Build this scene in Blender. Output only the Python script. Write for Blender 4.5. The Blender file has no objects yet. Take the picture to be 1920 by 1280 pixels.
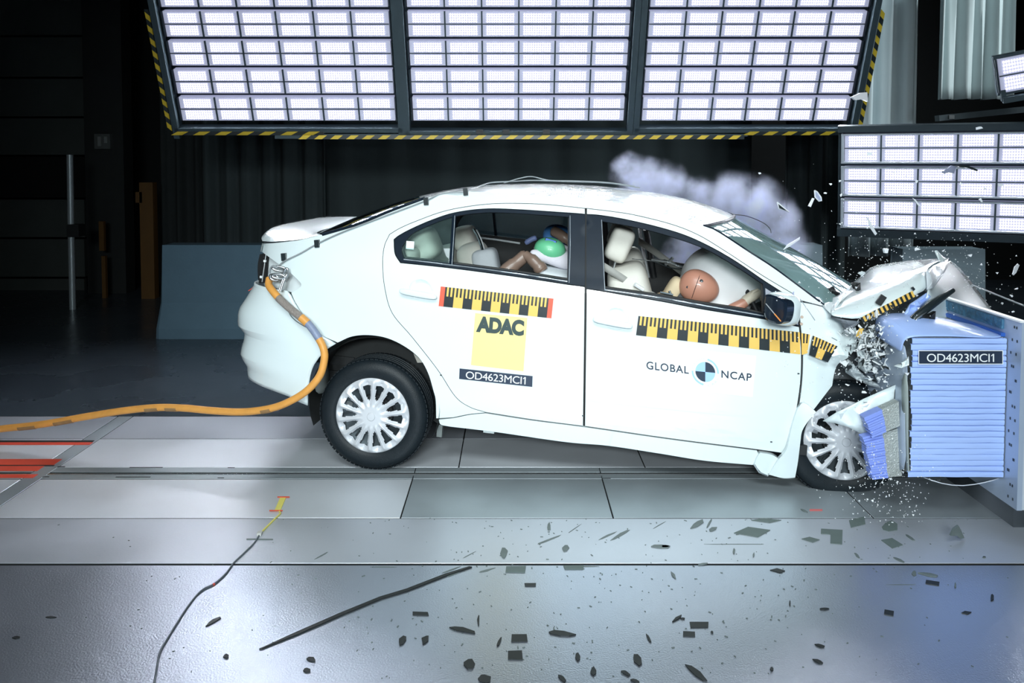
import bpy, bmesh, math, random
import numpy as np
from mathutils import Vector, Matrix
from mathutils.geometry import delaunay_2d_cdt
random.seed(7); rng = np.random.default_rng(7)
SC = bpy.context.scene
COL = SC.collection

# ------------------------------------------------------------------ camera
FP, PY0, TILT, CZ = 1500.0, 365.0, math.radians(2.5), 1.73   # focal length and principal row in pixels of the 1920x1280 frame
cam_d = bpy.data.cameras.new('camera'); cam = bpy.data.objects.new('camera', cam_d); COL.objects.link(cam)
cam_d.sensor_fit = 'HORIZONTAL'; cam_d.sensor_width = 36.0
cam_d.lens = FP / 1920.0 * 36.0
cam_d.shift_y = -(640.0 - PY0) / 1920.0
cam.location = (0, 0, CZ); cam.rotation_euler = (math.radians(90) - TILT, 0, 0)
cam_d.clip_end = 200
SC.camera = cam

# ------------------------------------------------------------------ world, exposure
w = bpy.data.worlds.new('hall_dark'); SC.world = w; w.use_nodes = True
w.node_tree.nodes['Background'].inputs[0].default_value = (0.35, 0.5, 0.6, 1)
w.node_tree.nodes['Background'].inputs[1].default_value = 0.012
SC.view_settings.view_transform = 'Standard'; SC.view_settings.look = 'None'
SC.view_settings.gamma = 1.0; SC.view_settings.exposure = 0.47
SC.view_settings.use_curve_mapping = False
try:
    SC.cycles.max_bounces = 8; SC.cycles.diffuse_bounces = 3; SC.cycles.glossy_bounces = 4
    SC.cycles.transparent_max_bounces = 16; SC.cycles.transmission_bounces = 6; SC.cycles.volume_bounces = 1
    SC.cycles.sample_clamp_indirect = 6.0
    SC.cycles.use_denoising = True
    SC.cycles.volume_step_rate = 1.0
except Exception:
    pass

# ------------------------------------------------------------------ added curtain light, and hall lamps behind and above the photographer
def area(name, loc, target, sx, sy, power, color, spread=math.pi):
    l = bpy.data.lights.new(name, 'AREA'); l.shape = 'RECTANGLE'; l.size = sx; l.size_y = sy
    l.energy = power; l.color = color; l.spread = spread
    o = bpy.data.objects.new(name, l); COL.objects.link(o); o.location = loc
    o.rotation_euler = (Vector(target) - Vector(loc)).to_track_quat('-Z', 'Y').to_euler()
    return o
area('hall_lamp_front', (-0.2, -0.9, 5.3), (0.15, 4.3, 0.5), 4.2, 1.6, 30, (0.88, 0.985, 1.0), math.radians(56))
area('hall_lamp_low', (-0.3, -3.4, 3.1), (0.15, 4.4, 0.75), 2.6, 0.8, 51, (0.88, 0.985, 1.0), math.radians(60))
area('curtain_fill', (6.6, 4.6, 5.4), (4.3, 8.3, 2.6), 1.6, 0.8, 34, (0.85, 0.97, 1.0), math.radians(70))  # added unseen light, brightens the pale curtains at the right

# ------------------------------------------------------------------ projection helpers (design aids: where a ray of the photograph meets a plane)
ct_, st_ = math.cos(TILT), math.sin(TILT)
EYE = np.array([0, 0, CZ])
def ray(px, py):
    a = (px - 960) / FP; b = -(py - PY0) / FP
    return np.array([a, ct_ + b * st_, -st_ + b * ct_])
def P(px, py, Y):
    d = ray(px, py); return EYE + d * (Y / d[1])
def G(px, py, z=0.0):
    d = ray(px, py); return EYE + d * ((z - CZ) / d[2])
YAW, PIT = math.radians(-7.7), math.radians(3.9)
CO = P(697, 780, 4.37)
RZ = np.array([[math.cos(YAW), -math.sin(YAW), 0], [math.sin(YAW), math.cos(YAW), 0], [0, 0, 1]])
RY = np.array([[math.cos(PIT), 0, math.sin(PIT)], [0, 1, 0], [-math.sin(PIT), 0, math.cos(PIT)]])
CR = RZ @ RY
OL = CR.T @ (EYE - CO)
CW = 1.73                                      # width of the car; y = 0 is its near (right) side
def C(px, py, yl):
    d = CR.T @ ray(px, py); return OL + d * ((yl - OL[1]) / d[1])
def loc(p): return CR.T @ (np.array(p, float) - CO)
def LP(px, py, Y): return loc(P(px, py, Y))    # photograph ray at a world depth, in car coordinates
def glob(p): return CO + CR @ np.array(p, float)
def ground_local(p):                           # drop a car point to the floor
    q = glob(p); q[2] = 0; return loc(q)

# ------------------------------------------------------------------ materials
MATS = {}
def mat(name, col, rough=0.5, metal=0.0, coat=0.0, var=0.0, scale=8.0, bump=0.0, bscale=60.0, emit=None, estr=0.0, rvar=0.0, spec=None):
    if name in MATS: return MATS[name]
    m = bpy.data.materials.new(name); m.use_nodes = True; nt = m.node_tree; b = nt.nodes['Principled BSDF']
    col = tuple(col) + (1,)
    b.inputs['Base Color'].default_value = col; b.inputs['Roughness'].default_value = rough; b.inputs['Metallic'].default_value = metal
    b.inputs['Coat Weight'].default_value = coat; b.inputs['Coat Roughness'].default_value = 0.03
    if spec is not None: b.inputs['Specular IOR Level'].default_value = spec
    if emit is not None:
        b.inputs['Emission Color'].default_value = tuple(emit) + (1,); b.inputs['Emission Strength'].default_value = estr
    if var or bump or rvar:
        tc = nt.nodes.new('ShaderNodeTexCoord')
    if var or rvar:
        n = nt.nodes.new('ShaderNodeTexNoise'); n.inputs['Scale'].default_value = scale; n.inputs['Detail'].default_value = 5
        nt.links.new(tc.outputs['Object'], n.inputs['Vector'])
    if var:
        mx = nt.nodes.new('ShaderNodeMix'); mx.data_type = 'RGBA'
        nt.links.new(n.outputs['Fac'], mx.inputs[0])
        mx.inputs[6].default_value = tuple(max(0, c * (1 - var)) for c in col[:3]) + (1,)
        mx.inputs[7].default_value = tuple(min(1, c * (1 + var)) for c in col[:3]) + (1,)
        nt.links.new(mx.outputs[2], b.inputs['Base Color'])
    if rvar:
        mr = nt.nodes.new('ShaderNodeMapRange'); nt.links.new(n.outputs['Fac'], mr.inputs[0])
        mr.inputs[1].default_value = 0.3; mr.inputs[2].default_value = 0.7
        mr.inputs[3].default_value = max(0.02, rough - rvar); mr.inputs[4].default_value = rough + rvar
        nt.links.new(mr.outputs[0], b.inputs['Roughness'])
    if bump:
        n2 = nt.nodes.new('ShaderNodeTexNoise'); n2.inputs['Scale'].default_value = bscale; n2.inputs['Detail'].default_value = 3
        nt.links.new(tc.outputs['Object'], n2.inputs['Vector'])
        bp = nt.nodes.new('ShaderNodeBump'); bp.inputs['Strength'].default_value = bump; bp.inputs['Distance'].default_value = 0.01
        nt.links.new(n2.outputs['Fac'], bp.inputs['Height']); nt.links.new(bp.outputs[0], b.inputs['Normal'])
    MATS[name] = m
    return m
def glass(name, tint, clear=0.8, body=(0.3, 0.45, 0.45), rough=0.02):
    m = bpy.data.materials.new(name); m.use_nodes = True; nt = m.node_tree; nt.nodes.clear()
    out = nt.nodes.new('ShaderNodeOutputMaterial')
    tr = nt.nodes.new('ShaderNodeBsdfTransparent'); tr.inputs[0].default_value = tuple(tint) + (1,)
    df = nt.nodes.new('ShaderNodeBsdfDiffuse'); df.inputs[0].default_value = tuple(body) + (1,)
    gl = nt.nodes.new('ShaderNodeBsdfGlossy'); gl.inputs['Roughness'].default_value = rough; gl.inputs[0].default_value = (0.9, 0.95, 1, 1)
    fr = nt.nodes.new('ShaderNodeFresnel'); fr.inputs[0].default_value = 1.5
    a = nt.nodes.new('ShaderNodeMixShader'); a.inputs[0].default_value = clear
    nt.links.new(df.outputs[0], a.inputs[1]); nt.links.new(tr.outputs[0], a.inputs[2])
    n = nt.nodes.new('ShaderNodeTexNoise'); n.inputs['Scale'].default_value = 9; n.inputs['Detail'].default_value = 6
    mr = nt.nodes.new('ShaderNodeMapRange'); mr.inputs[3].default_value = clear - 0.12; mr.inputs[4].default_value = min(1, clear + 0.1)
    tc = nt.nodes.new('ShaderNodeTexCoord'); nt.links.new(tc.outputs['Object'], n.inputs['Vector'])
    nt.links.new(n.outputs['Fac'], mr.inputs[0]); nt.links.new(mr.outputs[0], a.inputs[0])
    b = nt.nodes.new('ShaderNodeMixShader'); nt.links.new(fr.outputs[0], b.inputs[0])
    nt.links.new(a.outputs[0], b.inputs[1]); nt.links.new(gl.outputs[0], b.inputs[2])
    nt.links.new(b.outputs[0], out.inputs[0])
    MATS[name] = m
    return m

paint = mat('white_paint', (0.73, 0.82, 0.84), 0.34, 0, 1.0, var=0.02, scale=3)
paint_in = mat('white_primer', (0.70, 0.76, 0.78), 0.5, 0, 0.1, var=0.06, scale=9)
black_trim = mat('black_trim', (0.008, 0.015, 0.026), 0.30, 0, 0.0, var=0.2, scale=20, spec=0.08)
rubber = mat('tyre_rubber', (0.0065, 0.011, 0.015), 0.5, 0, 0, var=0.25, scale=30, bump=0.15, bscale=200, spec=0.3)
dark = mat('dark_plastic', (0.010, 0.012, 0.014), 0.6, 0, 0, var=0.3, scale=15)
liner = mat('arch_liner', (0.013, 0.015, 0.016), 0.8, 0, 0, var=0.5, scale=9)
silver = mat('hubcap_silver', (0.60, 0.62, 0.66), 0.42, 0.2, 0.0, var=0.04, scale=12)
steel = mat('bare_steel', (0.55, 0.58, 0.60), 0.28, 0.9, 0, var=0.12, scale=14)
dark_steel = mat('dark_steel', (0.06, 0.075, 0.085), 0.4, 0.7, 0, var=0.25, scale=10)
seatm = mat('beige_seat_cloth', (0.70, 0.68, 0.62), 0.85, 0, 0, var=0.06, scale=20, bump=0.15, bscale=260)
bolster = mat('grey_child_seat_cloth', (0.62, 0.66, 0.70), 0.8, 0, 0, var=0.05, scale=30, bump=0.2, bscale=200)
flesh = mat('dummy_skin', (0.50, 0.235, 0.165), 0.42, 0, 0.15, var=0.10, scale=6)
brown = mat('dummy_brown_skin', (0.20, 0.135, 0.105), 0.4, 0, 0.15, var=0.12, scale=7)
shirt = mat('pale_dummy_suit', (0.62, 0.60, 0.66), 0.85, 0, 0, var=0.05, scale=25, bump=0.2, bscale=120)
bagm = mat('airbag_cloth', (0.86, 0.87, 0.89), 0.8, 0, 0, var=0.02, scale=5, bump=0.25, bscale=14)
beltm = mat('belt_webbing', (0.36, 0.36, 0.34), 0.7, 0, 0, var=0.1, scale=40)
yellow = mat('tape_yellow', (0.80, 0.50, 0.11), 0.45, 0, 0.1, var=0.05, scale=30)
yellow_pale = mat('sign_yellow', (0.86, 0.70, 0.29), 0.5, 0, 0.1, var=0.02, scale=12)
ink = mat('tape_black', (0.016, 0.024, 0.028), 0.35, 0, 0.2, var=0.1, scale=40)
navy = mat('plate_navy', (0.022, 0.035, 0.065), 0.4, 0, 0.1, var=0.1, scale=30)
red = mat('tape_red', (0.78, 0.10, 0.05), 0.5, 0, 0, var=0.08, scale=30)
white_ink = mat('white_ink', (0.85, 0.88, 0.9), 0.5, 0, 0, var=0.02, scale=30)
orange = mat('orange_hose', (0.74, 0.34, 0.075), 0.5, 0, 0.05, var=0.18, scale=16)
blue = mat('barrier_blue', (0.40, 0.55, 0.97), 0.38, 0, 0.25, var=0.06, scale=6)
mesh_grey = mat('honeycomb_grey', (0.40, 0.43, 0.42), 0.5, 0.4, 0, var=0.35, scale=120, bump=0.6, bscale=160)
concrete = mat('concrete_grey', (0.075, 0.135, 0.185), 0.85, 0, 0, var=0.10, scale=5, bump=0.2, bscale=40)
screen_glass = glass('windscreen_glass', (0.55, 0.74, 0.72), 0.5, (0.36, 0.55, 0.55))
side_glass = glass('side_window_glass', (0.80, 0.93, 0.90), 0.92, (0.25, 0.38, 0.38))
far_glass = glass('tinted_window_glass', (0.5, 0.62, 0.68), 0.72, (0.10, 0.18, 0.24))

# ------------------------------------------------------------------ object helpers
def empty(name, p=(0, 0, 0), rot=None, parent=None):
    o = bpy.data.objects.new(name, None); COL.objects.link(o); o.location = tuple(p); o.empty_display_size = 0.1
    if rot is not None: o.rotation_euler = rot
    if parent: o.parent = parent
    return o
def tag(o, label=None, cat=None, group=None, kind=None):
    if label: o['label'] = label
    if cat: o['category'] = cat
    if group: o['group'] = group
    if kind: o['kind'] = kind
    return o
def mk(name, verts, faces, m, parent=None, smooth=False, ang=40, slots=None, fm=None):
    me = bpy.data.meshes.new(name); me.from_pydata([tuple(map(float, v)) for v in verts], [], [tuple(map(int, f)) for f in faces])
    for s in (slots or [m]): me.materials.append(s)
    if fm is not None: me.polygons.foreach_set('material_index', np.array(fm, dtype=np.int32))
    if smooth:
        me.polygons.foreach_set('use_smooth', np.ones(len(me.polygons), dtype=bool))
        try: me.set_sharp_from_angle(angle=math.radians(ang))
        except Exception: pass
    me.update()
    o = bpy.data.objects.new(name, me); COL.objects.link(o)
    if parent: o.parent = parent
    return o
def recenter(o):                                # move a free mesh's origin to its centre
    me = o.data; n = len(me.vertices); a = np.empty(n * 3); me.vertices.foreach_get('co', a); a = a.reshape(-1, 3)
    c = (a.min(0) + a.max(0)) / 2; a -= c; me.vertices.foreach_set('co', a.ravel()); me.update(); o.location = Vector(c) + o.location
    return o
def fixn(o):
    bm = bmesh.new(); bm.from_mesh(o.data); bmesh.ops.recalc_face_normals(bm, faces=bm.faces); bm.to_mesh(o.data); bm.free(); return o
def boxg(c, s, rot=None):
    c = np.array(c, float); s = np.array(s, float) / 2
    v = np.array([[x, y, z] for x in (-1, 1) for y in (-1, 1) for z in (-1, 1)], float) * s
    if rot is not None: v = v @ np.array(rot).T
    return v + c, [(0, 1, 3, 2), (4, 6, 7, 5), (0, 4, 5, 1), (2, 3, 7, 6), (0, 2, 6, 4), (1, 5, 7, 3)]
class MB:
    def __init__(s): s.v = []; s.f = []; s.m = []
    def add(s, vf, mi=0):
        v, f = vf; n = len(s.v); s.v += [tuple(x) for x in v]; s.f += [tuple(i + n for i in q) for q in f]; s.m += [mi] * len(f); return s
    def box(s, c, d, rot=None, mi=0): return s.add(boxg(c, d, rot), mi)
    def build(s, name, m, parent=None, smooth=False, slots=None, ang=40):
        return mk(name, s.v, s.f, m, parent, smooth, ang, slots, s.m if slots else None)
def frame_of(d):
    d = np.array(d, float); d /= np.linalg.norm(d); a = np.array([0, 0, 1.0]) if abs(d[2]) < 0.9 else np.array([1.0, 0, 0])
    u = np.cross(d, a); u /= np.linalg.norm(u); return u, np.cross(d, u)
def cat(pts, n=8, closed=False):                # Catmull-Rom through points
    p = np.array(pts, float)
    if len(p) < 3: return np.array([p[0] + (p[-1] - p[0]) * t for t in np.linspace(0, 1, n + 1)])
    if closed: q = np.vstack([p[-1], p, p[0], p[1]])
    else: q = np.vstack([2 * p[0] - p[1], p, 2 * p[-1] - p[-2]])
    out = []
    for i in range(1, len(q) - 2):
        a, b, c, d = q[i - 1:i + 3]
        for k in range(n):
            t = k / n
            out.append(0.5 * (2 * b + (c - a) * t + (2 * a - 5 * b + 4 * c - d) * t * t + (-a + 3 * b - 3 * c + d) * t ** 3))
    if not closed: out.append(p[-1])
    return np.array(out)
def tubeg(pts, r, n=8, cap=True):
    pts = np.array(pts, float); k = len(pts); r = np.broadcast_to(np.array(r, float), (k,))
    V = []; F = []; up = None
    for i in range(k):
        d = pts[min(i + 1, k - 1)] - pts[max(i - 1, 0)]; d = d / (np.linalg.norm(d) + 1e-12)
        if up is None: u, v = frame_of(d)
        else:
            u = up - d * np.dot(up, d); u /= np.linalg.norm(u) + 1e-12; v = np.cross(d, u)
        up = u
        for j in range(n):
            a = 2 * math.pi * j / n; V.append(pts[i] + r[i] * (math.cos(a) * u + math.sin(a) * v))
    for i in range(k - 1):
        for j in range(n):
            a, b = i * n + j, i * n + (j + 1) % n; F.append((a, b, b + n, a + n))
    if cap: F.append(tuple(range(n))[::-1]); F.append(tuple(range((k - 1) * n, k * n)))
    return V, F
def tube(name, pts, r, m, parent=None, n=8): return mk(name, *tubeg(pts, r, n), m, parent, True, 60)
def superg(c, s, e1=0.35, e2=0.35, nu=20, nv=28, R=None):   # superellipsoid: a rounded, cushion-like solid
    f = lambda x, e: math.copysign(abs(x) ** e, x)
    V = [];
    for i in range(nu + 1):
        a = -math.pi / 2 + math.pi * i / nu
        for j in range(nv):
            b = 2 * math.pi * j / nv
            V.append((s[0] * f(math.cos(a), e1) * f(math.cos(b), e2), s[1] * f(math.cos(a), e1) * f(math.sin(b), e2), s[2] * f(math.sin(a), e1)))
    F = [(i * nv + j, i * nv + (j + 1) % nv, (i + 1) * nv + (j + 1) % nv, (i + 1) * nv + j) for i in range(nu) for j in range(nv)]
    V = np.array(V)
    if R is not None: V = V @ np.array(R).T
    V = V + np.array(c)
    return V, F
def rot_y(a): c, s = math.cos(a), math.sin(a); return np.array([[c, 0, s], [0, 1, 0], [-s, 0, c]])
def rot_z(a): c, s = math.cos(a), math.sin(a); return np.array([[c, -s, 0], [s, c, 0], [0, 0, 1]])
def rot_x(a): c, s = math.cos(a), math.sin(a); return np.array([[1, 0, 0], [0, c, -s], [0, s, c]])
def sup(name, c, s, m, parent=None, e1=0.35, e2=0.35, R=None, nu=20, nv=28):
    o = mk(name, *superg(c, s, e1, e2, nu, nv, R), m, parent, True, 80)
    bm = bmesh.new(); bm.from_mesh(o.data); bmesh.ops.remove_doubles(bm, verts=bm.verts, dist=1e-5); bm.to_mesh(o.data); bm.free()
    return o
def lathe(prof, n, axis_y=True):                # profile of (radius, offset along y), turned about the y axis
    V = []; F = []; k = len(prof)
    for j in range(n):
        a = 2 * math.pi * j / n
        for (r, y) in prof: V.append((r * math.cos(a), y, r * math.sin(a)))
    for j in range(n):
        for i in range(k - 1):
            a, b = j * k + i, ((j + 1) % n) * k + i
            F.append((a, b, b + 1, a + 1))
    return V, F
def skin_body(name, J, E, m, parent=None, sub=2):  # joints {key: (xyz, radius)} and bones, grown into one continuous surface
    keys = list(J); me = bpy.data.meshes.new(name)
    me.from_pydata([tuple(map(float, J[k][0])) for k in keys], [(keys.index(a), keys.index(b)) for a, b in E], [])
    o = bpy.data.objects.new(name, me); COL.objects.link(o); o.parent = parent; me.materials.append(m)
    o.modifiers.new('Skin', 'SKIN').use_smooth_shade = True
    sv = me.skin_vertices[0].data
    for i, k in enumerate(keys):
        r = J[k][1]; sv[i].radius = (r, r) if not isinstance(r, tuple) else r
        sv[i].use_root = (i == 0)
    s = o.modifiers.new('Subsurf', 'SUBSURF'); s.levels = sub; s.render_levels = sub
    return o
# ================================================================== the hall: floor
yb = lambda py: G(960, py)[1]
def floor_mat(name, col, rough, metal, var, scale, rvar, bump, bscale):
    m = mat(name, col, rough, metal, 0, var=var, scale=scale, bump=bump, bscale=bscale, rvar=rvar)
    return m
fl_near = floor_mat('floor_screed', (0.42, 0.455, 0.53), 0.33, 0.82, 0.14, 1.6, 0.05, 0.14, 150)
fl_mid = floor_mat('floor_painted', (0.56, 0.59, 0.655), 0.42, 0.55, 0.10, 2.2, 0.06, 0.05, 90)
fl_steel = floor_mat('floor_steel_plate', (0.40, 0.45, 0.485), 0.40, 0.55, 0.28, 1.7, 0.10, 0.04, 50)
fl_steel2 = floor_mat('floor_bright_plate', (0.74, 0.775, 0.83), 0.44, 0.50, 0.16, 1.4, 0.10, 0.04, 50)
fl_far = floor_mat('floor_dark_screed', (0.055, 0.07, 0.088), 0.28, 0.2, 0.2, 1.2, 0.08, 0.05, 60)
fl_gap = mat('floor_joint_black', (0.008, 0.010, 0.011), 0.9, var=0.3)
rail_m = mat('rail_steel', (0.62, 0.66, 0.70), 0.22, 0.8, var=0.15, scale=6)
floor = mk('floor', *boxg((0, 5, -0.06), (30, 20, 0.06)), fl_gap); tag(floor, 'grey crash hall floor of steel plates and painted screed', 'floor', kind='structure')
floor['kind'] = 'structure'
def plate(x0, x1, y0, y1, m, name='floor_plate', g=0.003, top=0.0, bot=-0.03):
    x0 += g; x1 -= g; y0 += g; y1 -= g; b = 0.002
    V = [(x0, y0, bot), (x1, y0, bot), (x1, y1, bot), (x0, y1, bot), (x0, y0, top - b), (x1, y0, top - b), (x1, y1, top - b), (x0, y1, top - b),
         (x0 + b, y0 + b, top), (x1 - b, y0 + b, top), (x1 - b, y1 - b, top), (x0 + b, y1 - b, top)]
    F = [(0, 1, 5, 4), (1, 2, 6, 5), (2, 3, 7, 6), (3, 0, 4, 7), (4, 5, 9, 8), (5, 6, 10, 9), (6, 7, 11, 10), (7, 4, 8, 11), (8, 9, 10, 11)]
    return mk(name, V, F, m, floor, slots=[m, fl_gap], fm=[1, 1, 1, 1, 0, 0, 0, 0, 0])
XJ = -2.56
plate(-12, 12, -4.5, yb(1056.5) - 0.004, fl_near, g=0.009)
plate(-12, 12, yb(1056.5), yb(971), fl_mid, g=0.005)
xs_c = [-12, XJ - 0.10, XJ, -0.54, 0.49, 1.75, 12]
for i in range(len(xs_c) - 1):
    if i == 1: continue
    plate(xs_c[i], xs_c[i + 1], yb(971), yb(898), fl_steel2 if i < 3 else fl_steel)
for i in (0, 2, 3, 4, 5):
    plate(xs_c[i], xs_c[i + 1], yb(898), yb(889.5), fl_steel, g=0.002, name='rail_strip', top=0.001)
    plate(xs_c[i], xs_c[i + 1], yb(885.5), yb(876), fl_steel, g=0.002, name='rail_strip', top=0.001)
mk('guide_rail', *boxg((0, yb(887.9), -0.011), (24, 0.011, 0.02)), rail_m, floor)
xs_d = [-12, XJ - 0.10, XJ, -0.30, 0.75, 2.3, 12]
for i in (0, 2, 3, 4, 5):
    plate(xs_d[i], xs_d[i + 1], yb(876), yb(822.5), fl_steel2)
    plate(xs_d[i], xs_d[i + 1], yb(822.5), yb(780), fl_mid, g=0.004)
plate(XJ - 0.10, XJ, yb(971), yb(780), fl_steel, name='joint_strip', g=0.002)
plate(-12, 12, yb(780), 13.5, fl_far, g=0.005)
redp = mat('floor_red_paint', (0.66, 0.075, 0.04), 0.45, var=0.15, scale=14)
def paint_strip(px0, px1, y0, y1, nm='floor_marking', m=redp):
    a0, a1, b0, b1 = G(px0, y1), G(px1, y1), G(px1 + (y1 - y0) * 1.5, y0), G(px0, y0)
    V = [tuple(q[:2]) + (z,) for z in (0.0005, 0.0025) for q in (a0, a1, b1 * 0 + b0, b1)]
    return fixn(mk(nm, V, [(3, 2, 1, 0), (4, 5, 6, 7), (0, 1, 5, 4), (1, 2, 6, 5), (2, 3, 7, 6), (3, 0, 4, 7)], m, floor))
paint_strip(-260, 100, 861, 872); paint_strip(-260, 70, 874, 883); paint_strip(-260, 62, 889.5, 896); paint_strip(-260, 168, 829.5, 834)
paint_strip(-260, 100, 872, 874, 'floor_slot', fl_gap); paint_strip(-260, 172, 826, 829.5, 'floor_slot', fl_gap)
for (a, b, y) in ((243, 305, 876.5), (217, 282, 894.5), (108, 122, 875), (80, 92, 894), (427, 440, 877), (408, 420, 896), (1128, 1145, 897)):   # small machined slots of the rail strips
    p, q = G(a, y), G(b, y)
    mk('floor_slot', *boxg(((p[0] + q[0]) / 2, p[1], 0.0008), (q[0] - p[0], 0.008, 0.0022)), fl_gap, floor)

# ------------------------------------------------------------------ walls
wall_m = mat('hall_wall_dark', (0.045, 0.060, 0.062), 0.8, var=0.2, scale=2)
wall_panel = mat('sectional_door_dark', (0.060, 0.072, 0.070), 0.7, var=0.12, scale=3)
blackm = mat('black_void', (0.004, 0.005, 0.006), 0.9, var=0.2)
def structure(o, label=None):
    o['kind'] = 'structure'
    if label: o['label'] = label
    return o
structure(mk('wall_back', *boxg((0, 11.6, 4), (28, 0.2, 8)), blackm), 'black back wall of the crash hall')
structure(mk('ceiling', *boxg((0, 4, 8.2), (28, 20, 0.2)), blackm), 'black ceiling high above the crash hall')
structure(mk('wall_left', *boxg((-12.0, 4, 4), (0.2, 20, 8)), blackm), 'black side wall of the crash hall')
structure(mk('wall_right', *boxg((12.0, 4, 4), (0.2, 20, 8)), blackm), 'black wall beyond the crash barrier')
YD = 10.6
door = structure(empty('door_1', P(80, 600, YD)), 'dark sectional hall door with horizontal panels')
door_p = np.array(door.location)
ys = [-40, 68, 146, 220, 292, 372, 446, 520, 592]
for a, b in zip(ys[:-1], ys[1:]):
    A, B = P(-330, b - 2, YD), P(160, a + 2, YD)
    c = (A + B) / 2 - door_p; s = B - A
    mk('door_panel', *boxg(c, (abs(s[0]), 0.06, abs(s[2]))), wall_panel if a != 292 else blackm, door)
col = empty('steel_column', P(195, 640, 10.3)); tag(col, 'black steel column beside the sectional hall door', 'column')
cp = np.array(col.location)
def at_box(name, px0, py0, px1, py1, Y, d, m, parent, off):
    A, B = P(px0, py1, Y), P(px1, py0, Y)
    return mk(name, *boxg((A + B) / 2 + np.array([0, d / 2, 0]) - off, (abs(B[0] - A[0]), d, abs(B[2] - A[2]))), m, parent)
at_box('post', 166, -60, 224, 604, 10.3, 0.25, mat('column_black', (0.012, 0.015, 0.016), 0.7, var=0.2), col, cp)
at_box('switch_box', 177, 251, 206, 279, 10.24, 0.06, mat('switch_grey', (0.09, 0.10, 0.10), 0.6, var=0.1), col, cp)
at_box('switch_button', 183, 256, 189, 274, 10.22, 0.03, mat('switch_pale', (0.22, 0.24, 0.24), 0.5, var=0.1), col, cp)
at_box('switch_button', 195, 256, 201, 268, 10.22, 0.03, MATS['switch_pale'], col, cp)
pst = empty('yellow_post', P(275, 602, 9.9)); tag(pst, 'dark yellow steel post behind the grey concrete block', 'post')
pp = np.array(pst.location); ypm = mat('post_yellow', (0.10, 0.045, 0.006), 0.6, var=0.2)
at_box('upright', 266, 342, 286, 602, 9.9, 0.12, ypm, pst, pp); at_box('bracket', 254, 360, 266, 380, 9.9, 0.10, ypm, pst, pp)
at_box('arm', 186, 415, 194, 470, 9.95, 0.05, ypm, pst, pp); at_box('arm', 192, 480, 197, 572, 9.95, 0.05, ypm, pst, pp); at_box('arm', 186, 566, 270, 573, 9.95, 0.05, ypm, pst, pp)
pole = empty('steel_pole', P(136, 606, 9.2)); tag(pole, 'upright pale steel pole before the sectional door', 'pole')
po = np.array(pole.location); polem = mat('pole_steel', (0.45, 0.52, 0.56), 0.35, 0.4, var=0.1)
tube('upper_tube', [P(131, 290, 9.2) - po, P(133, 421, 9.2) - po], 0.036, polem, pole, 12)
tube('lower_tube', [P(133.5, 444, 9.2) - po, P(137, 604, 9.2) - po], 0.036, polem, pole, 12)
at_box('clamp', 125, 421, 147, 444, 9.12, 0.14, dark, pole, po); tube('base', [P(137, 598, 9.2) - po, P(137, 607, 9.2) - po], 0.06, dark_steel, pole, 12)

# ------------------------------------------------------------------ curtains
def curtain(name, px0, px1, pytop, pybot, Y, amp, waves, m, label, seed, slant=0.0, nx=None):
    r = np.random.default_rng(seed); A = P(px0, pybot, Y); B = P(px1, pytop, Y)
    nx = nx or max(24, int(waves * 10)); nz = 10; ph = r.uniform(0, 6.28, 6)
    V = []; F = []
    for i in range(nx + 1):
        t = i / nx
        for k in range(nz + 1):
            z = A[2] + (B[2] - A[2]) * k / nz
            d = amp * (math.sin(2 * math.pi * waves * t + ph[0] + 0.25 * math.sin(3 * k / nz + ph[3])) + 0.5 * math.sin(2 * math.pi * waves * 0.43 * t + ph[1]) + 0.35 * math.sin(2 * math.pi * waves * 1.9 * t + ph[2]))
            V.append((A[0] + (B[0] - A[0]) * t + slant * (1 - k / nz) * (t - 0.5), Y + d, z))
    for i in range(nx):
        for k in range(nz): a = i * (nz + 1) + k; F.append((a, a + nz + 1, a + nz + 2, a + 1))
    o = mk(name, V, F, m, None, True, 80); recenter(o)
    s = o.modifiers.new('Solidify', 'SOLIDIFY'); s.thickness = 0.01
    return tag(o, label, 'curtain')
cur_dark = mat('curtain_dark', (0.030, 0.042, 0.046), 0.9, var=0.25, scale=1.2)
cur_grey = mat('curtain_grey', (0.52, 0.60, 0.63), 0.85, var=0.12, scale=2)
curtain('stage_curtain', 384, 605, -60, 620, 9.6, 0.05, 6, cur_dark, 'dark folded curtain behind the rear of the car', 1)
curtain('stage_curtain', 600, 1415, -60, 620, 9.9, 0.025, 9, cur_dark, 'wide dark curtain hanging behind the roof of the car', 2)
curtain('stage_curtain', 1472, 1590, 200, 620, 9.6, 0.07, 3, cur_dark, 'dark folded curtain behind the windscreen and smoke', 3)
curtain('stage_curtain', 1590, 1728, -60, 480, 8.4, 0.07, 3.4, cur_grey, 'pale grey folded curtain between the lamp banks', 4)
curtain('stage_curtain', 1757, 1905, -60, 186, 8.0, 0.06, 5.2, mat('curtain_pale', (0.48, 0.55, 0.56), 0.8, var=0.1, scale=2), 'short pale curtain hanging at the upper right corner', 5)
curtain('stage_curtain', 305, 386, -60, 600, 10.4, 0.05, 3, mat('curtain_black', (0.02, 0.026, 0.028), 0.9, var=0.2), 'nearly black curtain left of the dark folds behind the concrete block', 6)
rl = empty('ceiling_track', P(1850, 222, 7.4)); tag(rl, 'black sloping track below the short pale curtain', 'track')
ro = np.array(rl.location)
A, B = P(1757, 222, 7.6), P(2010, 196, 7.2); dd = B - A; L = np.linalg.norm(dd)
MX = np.stack([dd / L, np.array([0, 1, 0.0]), np.cross(dd / L, [0, 1, 0])], 1)
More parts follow.
